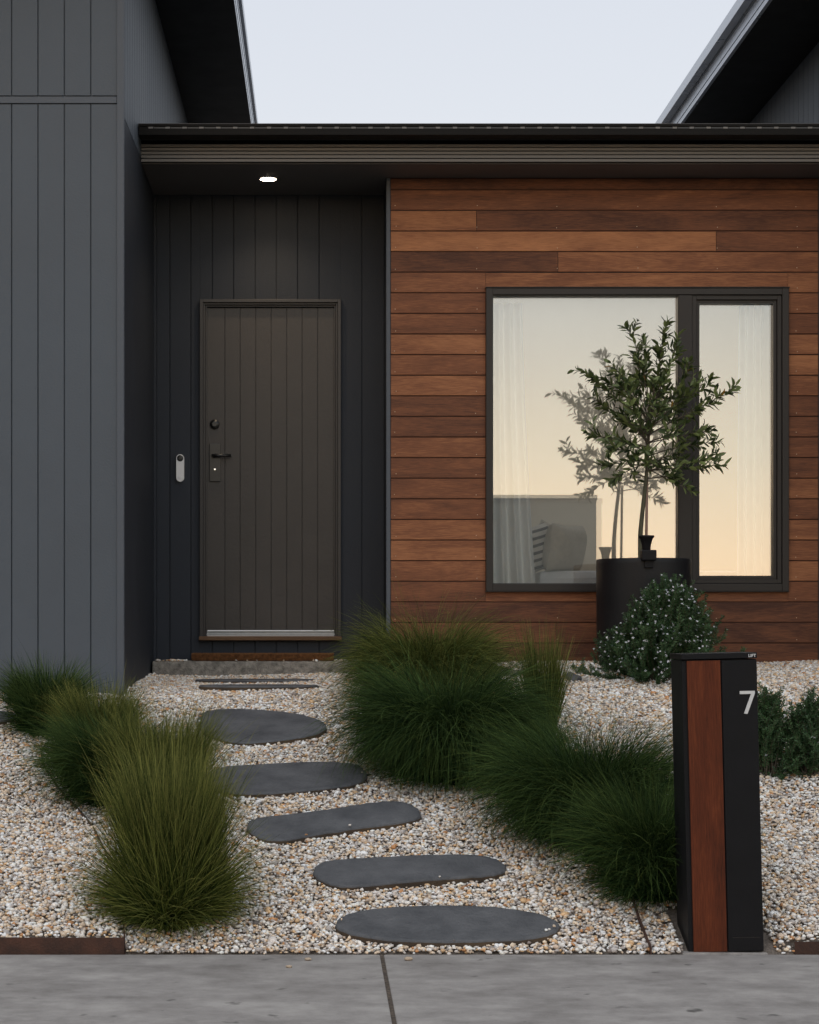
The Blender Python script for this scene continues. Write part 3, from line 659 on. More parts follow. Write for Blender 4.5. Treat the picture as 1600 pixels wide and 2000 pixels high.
def stone(world_pts, label, th=.05, top=.03, level=None):
    """world_pts: outline (x,y) ; top follows the fitted plane of the ground"""
    P2 = np.array([(p[0], p[1]) for p in world_pts]); P2 = P2+.0022*np.sin(np.arange(len(P2))[:, None]*np.array([2.1, 2.9])+len(polys))+rng.normal(0, .0011, P2.shape); zz = ground_h(P2[:, 0], P2[:, 1])+top
    A = np.c_[P2, np.ones(len(P2))]; co, *_ = np.linalg.lstsq(A, zz, rcond=None)
    zf = A@co if level is None else np.full(len(P2), level); ctr = P2.mean(0)
    b_ = bmesh.new(); lay = b_.verts.layers.float.new('tone')
    def ring(sc_, dz): return [b_.verts.new((ctr[0]+(p[0]-ctr[0])*sc_, ctr[1]+(p[1]-ctr[1])*sc_, z_+dz)) for p, z_ in zip(P2, zf)]
    rs = [ring(.90, 0), ring(.975, -.0005), ring(.993, -.004), ring(1.0, -.010), ring(1.0, -th), ring(.97, -th-.02)]
    for i_, (a, b) in enumerate(zip(rs[:-1], rs[1:])):
        for k_ in range(len(a)):
            f_ = b_.faces.new((a[k_], b[k_], b[(k_+1) % len(a)], a[(k_+1) % len(a)])); f_.smooth = True
            if i_ == 3: f_.material_index = 1
    b_.faces.new(rs[0]); b_.faces.new(rs[-1][::-1]); bmesh.ops.recalc_face_normals(b_, faces=b_.faces)
    me = bpy.data.meshes.new('stepping_stone'); b_.to_mesh(me); b_.free(); me.materials.append(M['slate']); me.materials.append(M['slate_edge'])
    me.set_sharp_from_angle(angle=R(50))
    o_ = bpy.data.objects.new('stepping_stone', me); col.objects.link(o_)
    tag(o_, label, 'stepping stone', 'stepping stones leading to the door'); polys.append(P2); return o_
M['slate_edge'] = mat('stone_edge', (.022, .018, .016), .9, 0, 7, .5, 60, color2=(.10, .065, .035))
for pp, lab in stone_px:
    loop = smooth_loop(pp, 4); stone([gp(p[0], p[1], .03) for p in loop], lab)
def oval(cx_, cy_, a_, b_, n=40, e=2.3): return [(cx_+a_*math.copysign(abs(math.cos(t_))**(2/e), math.cos(t_)), cy_+b_*math.copysign(abs(math.sin(t_))**(2/e), math.sin(t_))) for t_ in np.linspace(0, 2*math.pi, n, endpoint=False)]
stone(oval(PX(506, 10.55), 10.55, .335, .16), 'sixth stepping stone up, seen almost edge on with a rusty brown patch', level=.878)
stone(oval(PX(500, 11.28), 11.28, .36, .16), 'farthest stepping stone, a thin dark line just before the concrete slab', level=.890)
stone([gp(p[0], p[1], .03) for p in oval(-14, 1397, 42, 10)], 'dark flat stone cut by the left edge of the picture beside the tussocks', top=.03)

# ---------------------------------------------------------------- gravel
def inside(px_, py_, poly):
    res = np.zeros(len(px_), bool); n_ = len(poly); j_ = n_-1
    for i_ in range(n_):
        xi, yi = poly[i_]; xj, yj = poly[j_]
        res ^= ((yi > py_) != (yj > py_)) & (px_ < (xj-xi)*(py_-yi)/(yj-yi+1e-12)+xi); j_ = i_
    return res
MBX = PX(1414, 7.06)
def make_gravel():
    sp = .0120
    X0, X1, Y0, Y1 = -2.7, 4.0, 6.955, 12.0
    gx, gy = np.meshgrid(np.arange(X0, X1, sp), np.arange(Y0, Y1, sp*.95)); x = gx.ravel(); y = gy.ravel()
    x = x+rng.uniform(-.5, .5, len(x))*sp*1.1; y = y+rng.uniform(-.5, .5, len(y))*sp*1.1
    pxl = x/y*F+CX; out_ = (pxl < -60) | (pxl > 1660)
    keep = (pxl > -420) & (pxl < 2020) & (y > 6.95) & ~(out_ & (rng.random(len(x)) < .45))
    keep &= ~((x < XL+.0) & (y > YG-.01)); keep &= ~((y > YW-.005) & (x > xr)); keep &= ~((y > sy-.004) & (x <= xr+.1)); keep &= x < XR+3
    keep &= ~((x < -.72) & (y < 6.965)); keep &= ~((x > PX(1552, 6.95)) & (y < 6.965))
    for P2 in polys:
        c_ = P2.mean(0); P3 = c_+(P2-c_)*.985; keep &= ~inside(x, y, P3)
    keep &= ~((abs(x-MBX) < .17) & (y < 7.36))
    onst = np.zeros(len(x))
    for P2 in polys[:5]:
        c_ = P2.mean(0); e_ = inside(x, y, c_+(P2-c_)*.985) & ~inside(x, y, c_+(P2-c_)*.90) & (rng.random(len(x)) < .010); keep |= e_; onst[e_] = .030
    onst = onst[keep]
    x, y, o_ = x[keep], y[keep], out_[keep]
    ns = 420; xs_ = rng.uniform(XL+.03, xr+.1, ns); ys_ = sy+np.abs(rng.normal(0, .035, ns)); zs_ = np.full(ns, PZ(1291, sy)+.004)
    ok = ~((xs_ > PX(365, sy)) & (xs_ < PX(655, sy)) & (ys_ > sy+.0)) | (rng.random(ns) < .12); ok &= ys_ < sy+.16; xs_, ys_, zs_ = xs_[ok], ys_[ok], zs_[ok]
    nb_ = len(x); x = np.r_[x, xs_]; y = np.r_[y, ys_]; o_ = np.r_[o_, np.zeros(len(xs_), bool)]; n_ = len(x)
    r_ = np.clip(rng.lognormal(math.log(.0077), .27, n_), .0048, .0165)*np.where(o_, 1.35, 1)
    z = ground_h(x, y)+rng.uniform(-.003, .011, n_); z[:nb_] += onst; z[nb_:] = zs_
    big = rng.random(n_) < .02; r_[big] *= 1.35
    bmi = bmesh.new(); bmesh.ops.create_icosphere(bmi, subdivisions=1, radius=1); bmi.verts.ensure_lookup_table()
    bv = np.array([v_.co[:] for v_ in bmi.verts]); bf = np.array([[v_.index for v_ in f_.verts] for f_ in bmi.faces]); bmi.free()
    NV = len(bv)
    shapes = np.stack([bv*(1+rng.uniform(-.32, .28, (NV, 1))) for _ in range(24)])
    S = shapes[rng.integers(0, 24, n_)]*np.stack([rng.uniform(.8, 1.45, n_), rng.uniform(.7, 1.1, n_), rng.uniform(.5, .85, n_)], 1)[:, None, :]*r_[:, None, None]
    # random rotation: about z fully, tilt a little
    a = rng.uniform(0, 2*math.pi, n_); tx = rng.normal(0, .45, n_)
    ca, sa, ct, st_ = np.cos(a), np.sin(a), np.cos(tx), np.sin(tx)
    vy = S[:, :, 1]*ct[:, None]-S[:, :, 2]*st_[:, None]; vz = S[:, :, 1]*st_[:, None]+S[:, :, 2]*ct[:, None]; vx = S[:, :, 0]
    V_ = np.stack([vx*ca[:, None]-vy*sa[:, None]+x[:, None], vx*sa[:, None]+vy*ca[:, None]+y[:, None], vz+z[:, None]], -1).reshape(-1, 3)
    idx = (bf[None]+(np.arange(n_)*NV)[:, None, None]).reshape(-1)
    pal = np.array([(.66, .63, .61), (.74, .72, .71), (.56, .54, .54), (.62, .52, .42), (.60, .42, .25), (.46, .24, .11), (.40, .385, .39), (.24, .21, .20), (.70, .60, .49), (.52, .43, .36), (.10, .09, .09)])
    pr = np.array([.20, .15, .14, .13, .085, .035, .08, .035, .10, .05, .008]); pr = pr/pr.sum()
    # the stones are a mix poured unevenly: drifts with more tan or more grey ones
    pal[:2] = (.80, .78, .77), (.86, .85, .86); c_ = pal[rng.choice(len(pal), n_, p=pr)]*rng.uniform(.80, 1.18, (n_, 1))*np.array([1.22, 1.165, 1.085])
    c_ = np.clip(c_, 0, .94)
    o2 = np_mesh('gravel', V_, 3, idx, M['pebble'], attrs={'pcol': ('FLOAT_VECTOR', np.repeat(c_, NV, 0))})
    tag(o2, 'loose cream, white and tan crushed quartz gravel covering the sloping front yard', 'gravel', kind='stuff')
    print('pebbles', n_)
make_gravel()

# loose bits on the footpath
for i_, (px, py, r_, lab) in enumerate([(798, 1876, .013, 'tan pebble on the footpath right of the joint'), (602, 1876, .010, 'tan pebble on the footpath left of the joint'), (565, 1890, .009, 'small brown pebble on the footpath, second left of the joint')]):
    g_ = gp(px, py); b_ = bmesh.new(); bmesh.ops.create_icosphere(b_, subdivisions=2, radius=r_)
    for v_ in b_.verts: v_.co = Vector((v_.co.x*1.3, v_.co.y, v_.co.z*.6))*(1+random.uniform(-.12, .12))
    me = bpy.data.meshes.new('pebble'); b_.to_mesh(me); b_.free(); me.materials.append(M['loose']if 'loose' in M else M.setdefault('loose', mat('tan_pebble', (.42, .33, .24), .6, .1, 60)))
    o = bpy.data.objects.new('pebble', me); col.objects.link(o); o.location = (g_.x, g_.y, r_*.5); tag(o, lab, 'pebble')
for i_, (px, py, sx_, lab) in enumerate([(1000, 1318, .13, 'dark grey wedge shaped rock in the gravel behind the big tussock'), (1122, 1327, .055, 'small dark grey rock in the gravel left of the flowering shrub')]):
    g_ = gp(px, py); b_ = bmesh.new(); bmesh.ops.create_icosphere(b_, subdivisions=2, radius=1)
    for v_ in b_.verts: v_.co = Vector((v_.co.x*sx_, v_.co.y*.09, v_.co.z*.05*(1 if v_.co.x < 0 else .6)))*(1+random.uniform(-.14, .14))
    me = bpy.data.meshes.new('rock'); b_.to_mesh(me); b_.free(); me.materials.append(M['slate']); o = bpy.data.objects.new('rock', me); col.objects.link(o); o.location = (g_.x, g_.y, g_.z); tag(o, lab, 'rock')

# ---------------------------------------------------------------- steel edging
def strip(pts, h_top, th, name, label, sink=.08):
    """vertical steel strip along ground points (x,y)"""
    n_ = len(pts); b_ = bmesh.new(); prev = None; fs = []
    for i_ in range(n_):
        p = Vector(pts[i_]); d_ = (Vector(pts[min(i_+1, n_-1)])-Vector(pts[max(i_-1, 0)])).normalized(); nn = Vector((-d_.y, d_.x))*th/2
        z_ = float(ground_h(p.x, p.y)); zt_ = z_+h_top
        cur = [b_.verts.new((p.x+s_*nn.x, p.y+s_*nn.y, zz)) for s_, zz in ((1, z_-sink), (1, zt_), (-1, zt_), (-1, z_-sink))]
        if prev:
            for k_ in range(4): b_.faces.new((prev[k_], cur[k_], cur[(k_+1) % 4], prev[(k_+1) % 4]))
        else: b_.faces.new(cur)
        prev = cur
    b_.faces.new(prev[::-1]); bmesh.ops.recalc_face_normals(b_, faces=b_.faces)
    me = bpy.data.meshes.new(name); b_.to_mesh(me); b_.free(); me.materials.append(M['rust']); o_ = bpy.data.objects.new(name, me); col.objects.link(o_)
    return tag(o_, label, 'edging', 'rusty steel edging')
def spline2(pts, sub=8):
    out = []; n_ = len(pts)
    for i_ in range(n_-1):
        p0_, p1_, p2_, p3_ = [Vector(pts[max(0, min(n_-1, i_+k_))]) for k_ in (-1, 0, 1, 2)]
        for s_ in range(sub):
            t_ = s_/sub; out.append(.5*((2*p1_)+(-p0_+p2_)*t_+(2*p0_-5*p1_+4*p2_-p3_)*t_**2+(-p0_+3*p1_-3*p2_+p3_)*t_**3))
    out.append(Vector(pts[-1])); return out
ed = [(246, 1345), (225, 1378), (165, 1420), (95, 1455), (83, 1490), (120, 1552), (180, 1620), (225, 1720), (240, 1800), (244, 1858)]
strip([(lambda g_: (g_.x, g_.y))(gp(*p)) for p in spline2(ed, 5)], .018, .005, 'steel_edging', 'thin curved steel edging running from the garage corner down behind the left tussocks')
ed = [(1195, 1680), (1216, 1722), (1234, 1760), (1247, 1800), (1262, 1840), (1272, 1864)]
strip([(lambda g_: (g_.x, g_.y))(gp(*p)) for p in spline2(ed, 5)], .028, .005, 'steel_edging', 'thin steel edging curving down to the footpath left of the letterbox')
s = MB(); s.box((-4.0, 6.944, -.02), (PX(243, 6.95), 6.952, PZ(1831, 6.95)), bev=.001); tag(s.build('steel_edging', M['rust']), 'rusty flat steel strip along the footpath at the lower left', 'edging', 'rusty steel edging')
s = MB(); s.box((PX(1552, 6.95), 6.944, -.02), (4.0, 6.952, PZ(1839, 6.95)), bev=.001); tag(s.build('steel_edging', M['rust']), 'rusty flat steel strip along the footpath right of the letterbox', 'edging', 'rusty steel edging')

# ---------------------------------------------------------------- letterbox
MY = 6.965
bw, bd, bht = 145/F*MY, .27, 1.10
lb = empty('letterbox', (PX(1421, MY), MY+bd/2, .004), 'tall black letterbox pillar with a red timber strip and a white number seven', 'letterbox')
lb.rotation_euler = (R(-.3), R(-1.35), R(-2))
def lpart(mb_, name, m_, label=None):
    o_ = mb_.build(name, m_); o_.parent = lb
    if label: o_['label'] = label
    return o_
xa, xb = -bw/2, bw/2; yf, yk = -bd/2, bd/2
s = MB(); s.box((xa, yf+.004, .0), (xb, yk, bht-.024), bev=.002); lpart(s, 'body', M['black'])
xt0 = xa+.016; xt1 = xt0+66/F*MY
s = MB(); s.box((xt0+.002, yf-.004, .002), (xt1, yf+.006, bht-.026), tone=0, seed=4.2, bev=.001); lpart(s, 'timber_strip', M['boxwood'])
s = MB(); s.box((xt1+.004, yf-.006, .002), (xb, yf+.006, bht-.028), bev=.002); lpart(s, 'front_panel', M['black'])
s = MB(); s.box((xa-.003, yf-.010, bht-.021), (xb+.001, yk+.003, bht), bev=.002); lid = lpart(s, 'lid', M['black'])
s = MB(); sx0 = xt1+.02; s.box((sx0, yf-.0072, .052), (xb-.012, yf-.005, .0535)); lpart(s, 'slot_line', M['frame'])
# numeral seven, as bars
hx1 = xb-.0105; zz1 = bht-.028-60/F*MY
n7h = 45/F*MY; n7w = 29/F*MY; tk = .0112
s = MB()
s.prism([(hx1-n7w, zz1), (hx1, zz1), (hx1, zz1-tk*.9), (hx1-n7w*.60+tk*.35, zz1-n7h), (hx1-n7w*.60-tk*.75, zz1-n7h+.002), (hx1-tk*1.25, zz1-tk), (hx1-n7w, zz1-tk)], 1, yf-.0115, yf-.0055)
lpart(s, 'numeral', M['white'])
def text_mesh(txt, size, loc, m_, parent, name):
    cu = bpy.data.curves.new(name, 'FONT'); cu.body = txt; cu.size = size; cu.extrude = .0004; cu.align_x = 'RIGHT'; cu.offset = .00035
    to = bpy.data.objects.new(name, cu); col.objects.link(to); bpy.context.view_layer.update()
    me = bpy.data.meshes.new_from_object(to.evaluated_get(bpy.context.evaluated_depsgraph_get())); bpy.data.objects.remove(to); 
    o_ = bpy.data.objects.new(name, me); col.objects.link(o_); me.materials.clear(); me.materials.append(m_); o_.parent = parent; o_.location = loc; o_.rotation_euler = (R(90), 0, 0); return o_
text_mesh('LIFT', .0155, (xb-.003, yf-.0108, bht-.0165), M['white'], lid, 'lettering')
# concrete pad below
s = MB(); s.box((MBX-.175, 6.946, -.03), (PX(1500, 6.95), 7.36, .004), bev=.006); tag(s.build('concrete_pad', M['path']), 'small concrete pad carrying the black letterbox', 'pad')

# ---------------------------------------------------------------- pot, spotlight
PY = 11.07
pc = Vector((PX(1257, PY), PY, 0)); pr_ = 92.5/F*(PY-.1); pz1 = PZ(1090, PY-.2); pz0 = .93
s = MB(); s.lathe((pc.x, pc.y, 0), [(pr_*.90, pz0), (pr_*.93, pz0+.05), (pr_*.99, pz1-.45), (pr_, pz1-.03), (pr_, pz1-.006), (pr_-.004, pz1), (pr_-.018, pz1), (pr_-.022, pz1-.006), (pr_-.024, pz1-.06)], 'z', 72)
pot = s.build('plant_pot', M['blackpot'], sharp=40); tag(pot, 'large round black planter standing in front of the window', 'planter')
s = MB(); s.lathe((pc.x, pc.y, 0), [(.01, pz1-.05), (pr_-.03, pz1-.045), (pr_-.025, pz1-.06)], 'z', 40); so = s.build('soil', M['soil'], pot)
sp_c = Vector((PX(1265, PY-.27), PY-.27, PZ(1092, PY-.27)))
spt = empty('garden_spotlight', sp_c, 'small black garden spotlight clipped to the rim of the round planter', 'spotlight')
s = MB(); s.box(sp_c+Vector((-.04, -.045, -.01)), sp_c+Vector((.045, .035, .052)), bev=.008); s.box(sp_c+Vector((-.02, -.02, -.05)), sp_c+Vector((.03, -.005, 0)), bev=.003); s.build('bracket', M['black'], spt)
s = MB(); s.lathe(sp_c+Vector((-.008, -.005, 0)), [(.020, .045), (.024, .055), (.026, .080), (.036, .115), (.045, .124), (.045, .134), (.040, .135), (.034, .118)], 'z', 32); s.build('lamp_head', M['black'], spt)

# ---------------------------------------------------------------- foliage builders
def leaves_mesh(name, base, dirs, nrm, length, width, tone, m_, parent, fold=.25):
    """many leaves: base points, unit directions, normals; each 6 verts, 4 quads folded along the midrib"""
    base = np.asarray(base); dirs = np.asarray(dirs); nrm = np.asarray(nrm); length = np.asarray(length)[:, None]; width = np.asarray(width)[:, None]
    side = np.cross(dirs, nrm); side /= np.linalg.norm(side, axis=1, keepdims=True)+1e-9; up = np.cross(side, dirs)
    n_ = len(base); bend = rng.uniform(-.12, .18, (n_, 1))*length
    P0 = base; P1 = base+dirs*length*.35+up*bend*.3; P2_ = base+dirs*length*.7+up*bend*.1; P3 = base+dirs*length-up*bend*.6
    L1 = P1+side*width*.5+up*width*fold; R1 = P1-side*width*.5+up*width*fold; L2 = P2_+side*width*.42+up*width*fold*.8; R2 = P2_-side*width*.42+up*width*fold*.8
    V_ = np.stack([P0, L1, R1, P1, L2, R2, P2_, P3], 1).reshape(-1, 3)
    f_ = np.array([[0, 1, 3], [0, 3, 2], [1, 4, 6], [1, 6, 3], [3, 6, 5], [3, 5, 2], [4, 7, 6], [6, 7, 5]])
    idx = (f_[None]+(np.arange(n_)*8)[:, None, None]).reshape(-1)
    return np_mesh(name, V_, 3, idx, m_, parent, smooth=True, attrs={'tone': ('FLOAT', np.repeat(tone, 8))})
def rand_unit(n_): v_ = rng.normal(size=(n_, 3)); return v_/np.linalg.norm(v_, axis=1, keepdims=True)

# ---------------------------------------------------------------- olive tree
def olive():
    rd = random.Random(21)
    root = empty('olive_tree', (PX(1252, PY), PY, pz1-.05), 'young olive tree with a thin bent trunk and airy crown in the black planter', 'tree')
    tr = [P(1251, 1096, PY), P(1251, 1045, PY), P(1256, 990, PY-.01), P(1262, 935, PY-.01), P(1266, 880, PY), P(1268, 820, PY), P(1272, 750, PY)]
    tb = MB(); tb.tube([Vector(p) for p in spline3(tr, 6)], np.linspace(.0155, .006, (len(tr)-1)*6+1), 10)
    tb.build('trunk', M['bark'], root)
    bb = MB(); LB, LD, LN, LL, LT = [], [], [], [], []
    def twig(a, b, r0, leafy, sag=0, leafstart=.25, den=1.0):
        a, b = Vector(a), Vector(b); Ln = (b-a).length; mid = (a+b)/2+Vector((rd.uniform(-1, 1), rd.uniform(-1, 1), rd.uniform(.2, 1)))*Ln*.10
        pts = [a.lerp(mid, t_/4).lerp(mid.lerp(b, t_/4), t_/4) for t_ in range(5)]
        bb.tube(pts, list(np.linspace(r0, .0011, 5)), 5, cap=False)
        if leafy:
            nl = max(4, int(Ln/.028*den)); ax = (b-a).normalized(); rot = rd.uniform(0, 6.28)
            for k_ in range(nl):
                t_ = leafstart+(1-leafstart)*(k_+rd.random()*.4)/nl; i0 = min(3, int(t_*4)); u_ = t_*4-i0
                p = pts[i0].lerp(pts[i0+1], min(1, u_)); tan = (pts[i0+1]-pts[i0]).normalized()
                for s_ in (0, math.pi):
                    if rd.random() < .16: continue
                    an = rot+k_*math.pi/2+s_+rd.uniform(-.5, .5)
                    pe = tan.orthogonal().normalized(); pe.rotate(Matrix.Rotation(an, 3, tan))
                    d_ = (tan*rd.uniform(.55, 1.3)+pe).normalized()
                    LB.append(p); LD.append(d_); LN.append((tan-d_*tan.dot(d_)).normalized()+Vector((rd.uniform(-.6, .6), rd.uniform(-.6, .6), rd.uniform(-.6, .6)))); LL.append(rd.uniform(.042, .070)); LT.append(rd.random()**1.5)
        return pts
    tips = [(1226, 634, -.05), (1302, 628, 0), (1240, 690, .1), (1325, 668, -.1), (1290, 680, .12), (1352, 712, -.05), (1262, 672, .05), (1210, 752, -.2), (1138, 722, -.05), (1178, 738, .05), (1190, 705, -.1),
            (1388, 752, .05), (1436, 762, 0), (1368, 740, -.15), (1340, 760, .15), (1392, 840, -.05), (1412, 862, .08), (1418, 908, 0), (1388, 900, -.12), (1356, 962, 0), (1330, 930, .1), (1300, 912, -.1), (1180, 800, .1),
            (1152, 850, -.05), (1170, 905, .08), (1200, 935, -.1), (1232, 925, .14), (1160, 780, .12), (1208, 860, -.25), (1260, 880, -.28), (1320, 850, -.25), (1290, 790, -.3), (1230, 790, -.26), (1340, 900, .15), (1250, 830, .25), (1300, 760, .22), (1210, 820, .2), (1330, 800, .22),
            (1275, 735, -.22), (1240, 735, .2), (1310, 720, -.2), (1365, 800, .0), (1190, 880, -.15), (1285, 905, .15)]
    for q_ in range(8):
        while True:
            u_ = Vector((rd.uniform(-1, 1), rd.uniform(-1, 1), rd.uniform(-1, 1)))
            if u_.length < 1: break
        tips.append((1268+u_.x*118, 822+u_.z*128, u_.y*.30))
    for (px, py, dy) in tips:
        tip = P(px, py, PY+dy*.85)
        kz = min(1, max(0, (tip.z-P(0, 935, PY).z)/(P(0, 750, PY).z-P(0, 935, PY).z)))*.55+rd.uniform(-.05, .2); kz = min(.98, max(.0, kz))
        fi = 3+kz*3; i0 = min(5, int(fi)); st = tr[i0].lerp(tr[i0+1], fi-i0)
        pts = twig(st, tip, .0042, True, leafstart=.42, den=.9)
        Ln = (tip-st).length
        for k_ in range(max(2, int(Ln/.085))):
            t_ = rd.uniform(.35, .95); i1 = min(3, int(t_*4)); p = pts[i1].lerp(pts[i1+1], t_*4-i1)
            dv = (tip-st).normalized()+Vector((rd.uniform(-1, 1), rd.uniform(-1, 1), rd.uniform(-.5, .9)))*.95
            twig(p, p+dv.normalized()*rd.uniform(.05, .12), .0020, True, leafstart=.15, den=.9)
    bb.build('branches', M['twig'], root)
    n_ = len(LB); LT = np.array(LT); print('olive leaves', n_)
    LNn = np.array([v_[:] for v_ in LN]); LBn = np.array([v_[:] for v_ in LB]); LDn = np.array([v_[:] for v_ in LD]); LLn = np.array(LL)
    old = rng.random(n_) < .004
    leaves_mesh('crown', LBn[~old], LDn[~old], LNn[~old], LLn[~old], LLn[~old]*rng.uniform(.26, .37, (~old).sum()), LT[~old], M['olive'], root)
    leaves_mesh('yellow_leaves', LBn[old], LDn[old], LNn[old], LLn[old], LLn[old]*.26, LT[old], M['oliveold'], root, )
def spline3(pts, sub=6):
    out = []; n_ = len(pts)
    for i_ in range(n_-1):
        p0_, p1_, p2_, p3_ = [Vector(pts[max(0, min(n_-1, i_+k_))]) for k_ in (-1, 0, 1, 2)]
        for s_ in range(sub):
            t_ = s_/sub; out.append(.5*((2*p1_)+(-p0_+p2_)*t_+(2*p0_-5*p1_+4*p2_-p3_)*t_**2+(-p0_+3*p1_-3*p2_+p3_)*t_**3))
    out.append(Vector(pts[-1])); return out
olive()
s = MB(); s.tube([P(1262, 1096, PY+.04), P(1264, 925, PY+.04)], .0085, 8); tag(s.build('stake', M['stake']), 'thin straight pinkish timber stake beside the olive trunk', 'stake')

# ---------------------------------------------------------------- flowering shrubs
def shrub(c_, w_, h_, label, stems, flowers, seed, top=None, spread=1.0, group='rosemary-like garden shrubs'):
    rd = random.Random(seed); r2 = np.random.default_rng(seed)
    root = empty('garden_shrub', c_, label, 'shrub', group)
    sb = MB(); LB, LD, LL, LT, FL = [], [], [], [], []
    for i_ in range(stems):
        # tips inside a lumpy cone: wide low, narrow at the top
        u_ = rd.random()**.75; a_ = rd.uniform(0, 6.283); rad = (w_/2)*(1-u_)**.6*rd.uniform(.35, 1.0)**.5*rd.uniform(.8, 1.12)
        tip = Vector((c_[0]+rad*math.cos(a_)+(top or 0)*u_, c_[1]+rad*.8*math.sin(a_), c_[2]+.03+u_*h_*rd.uniform(.9, 1.04)))
        st = Vector((c_[0]+rd.uniform(-.04, .04), c_[1]+rd.uniform(-.04, .04), c_[2]))
        mid = st.lerp(tip, .5)+Vector((rd.uniform(-.03, .03), rd.uniform(-.03, .03), -.02+rd.uniform(-.03, .03)))
        pts = [st.lerp(mid, t_/5).lerp(mid.lerp(tip, t_/5), t_/5) for t_ in range(6)]
        sb.tube(pts, list(np.linspace(.004, .0012, 6)), 4, cap=False)
        subs = [(pts, .30)]
        for k_ in range(5):
            t_ = rd.uniform(.45, .98); i1 = min(4, int(t_*5)); p = pts[i1].lerp(pts[i1+1], t_*5-i1)
            dv = ((tip-st).normalized()*.8+Vector((rd.uniform(-1, 1), rd.uniform(-1, 1), rd.uniform(-.1, 1.2)))).normalized()*rd.uniform(.05, .11)
            q_ = [p, p+dv*.33, p+dv*.66+Vector((0, 0, .004)), p+dv+Vector((0, 0, .012))]; sb.tube(q_, .0011, 4, cap=False); subs.append((q_, .0))
        for q_, s0 in subs:
            Ln = sum((q_[i1+1]-q_[i1]).length for i1 in range(len(q_)-1)); nl = int(Ln*(1-s0)/.0065); tn = rd.random()
            for k_ in range(nl):
                t_ = s0+(1-s0)*(k_+.5)/nl; f_ = t_*(len(q_)-1); i1 = min(len(q_)-2, int(f_)); p = q_[i1].lerp(q_[i1+1], f_-i1); tan = (q_[i1+1]-q_[i1]).normalized()
                for s_ in range(3):
                    an = k_*1.05+s_*2.094+rd.uniform(-.3, .3); pe = tan.orthogonal().normalized(); pe.rotate(Matrix.Rotation(an, 3, tan))
                    LB.append(p[:]); LD.append((pe+tan*rd.uniform(.5, 1.1)).normalized()[:]); LL.append(rd.uniform(.012, .021)); LT.append(min(1, .55*tn+.45*rd.random()))
            if rd.random() < flowers: FL.append((q_[-1]+Vector((rd.uniform(-.01, .01), rd.uniform(-.01, .01), 0)), (q_[-1]-q_[-2]).normalized()))
            if rd.random() < flowers*.7: FL.append((q_[-2]+Vector((rd.uniform(-.01, .01), -.01, .004)), Vector((rd.uniform(-1, 1), -1, .5)).normalized()))
    sb.build('stems', M['twig'], root)
    LB = np.array(LB); LD = np.array(LD); LL = np.array(LL)
    leaves_mesh('foliage', LB, LD, rand_unit(len(LB)), LL, LL*.34, np.array(LT), M['west'], root, .15)
    if FL:
        V_, F_ = [], []
        for p, d_ in FL:
            d_ = (d_+Vector((0, -.6, .2))).normalized(); e1 = d_.orthogonal().normalized(); e2 = d_.cross(e1); r0 = rd.uniform(.006, .0095); ph = rd.uniform(0, 6)
            for k_ in range(5):
                a_ = ph+k_*1.2566; o_ = len(V_); rr_ = r0*(1.15 if k_ < 2 else .9)
                for (ra, da, up_) in ((0, 0, 0), (.62, -.36, .15), (1.0, 0, .05), (.62, .36, .15)):
                    V_.append((p+(e1*math.cos(a_+da)+e2*math.sin(a_+da))*rr_*ra+d_*up_*rr_)[:])
                F_.append((o_, o_+1, o_+2, o_+3))
        fo = np_mesh('blossom', V_, 4, F_, M['petal'], root, smooth=False); fo['kind'] = 'stuff'; print('flowers', len(FL))
    print('shrub leaves', len(LB))
g1 = gp(1300, 1338)
shrub((g1.x-.03, g1.y+.15, g1.z), .98, .55, 'rounded dark green shrub covered in small white flowers in front of the planter', 250, .30, 3, top=.09)
g2 = gp(1505, 1528); shrub((g2.x, g2.y+.10, g2.z), .36, .37, 'small upright dark green shrub right behind the letterbox, few flowers', 62, .035, 5, group='rosemary-like garden shrubs')
g3 = gp(1592, 1532); shrub((g3.x, g3.y+.12, g3.z), .44, .36, 'low spreading green shrub cut by the right edge of the picture', 80, .03, 8)

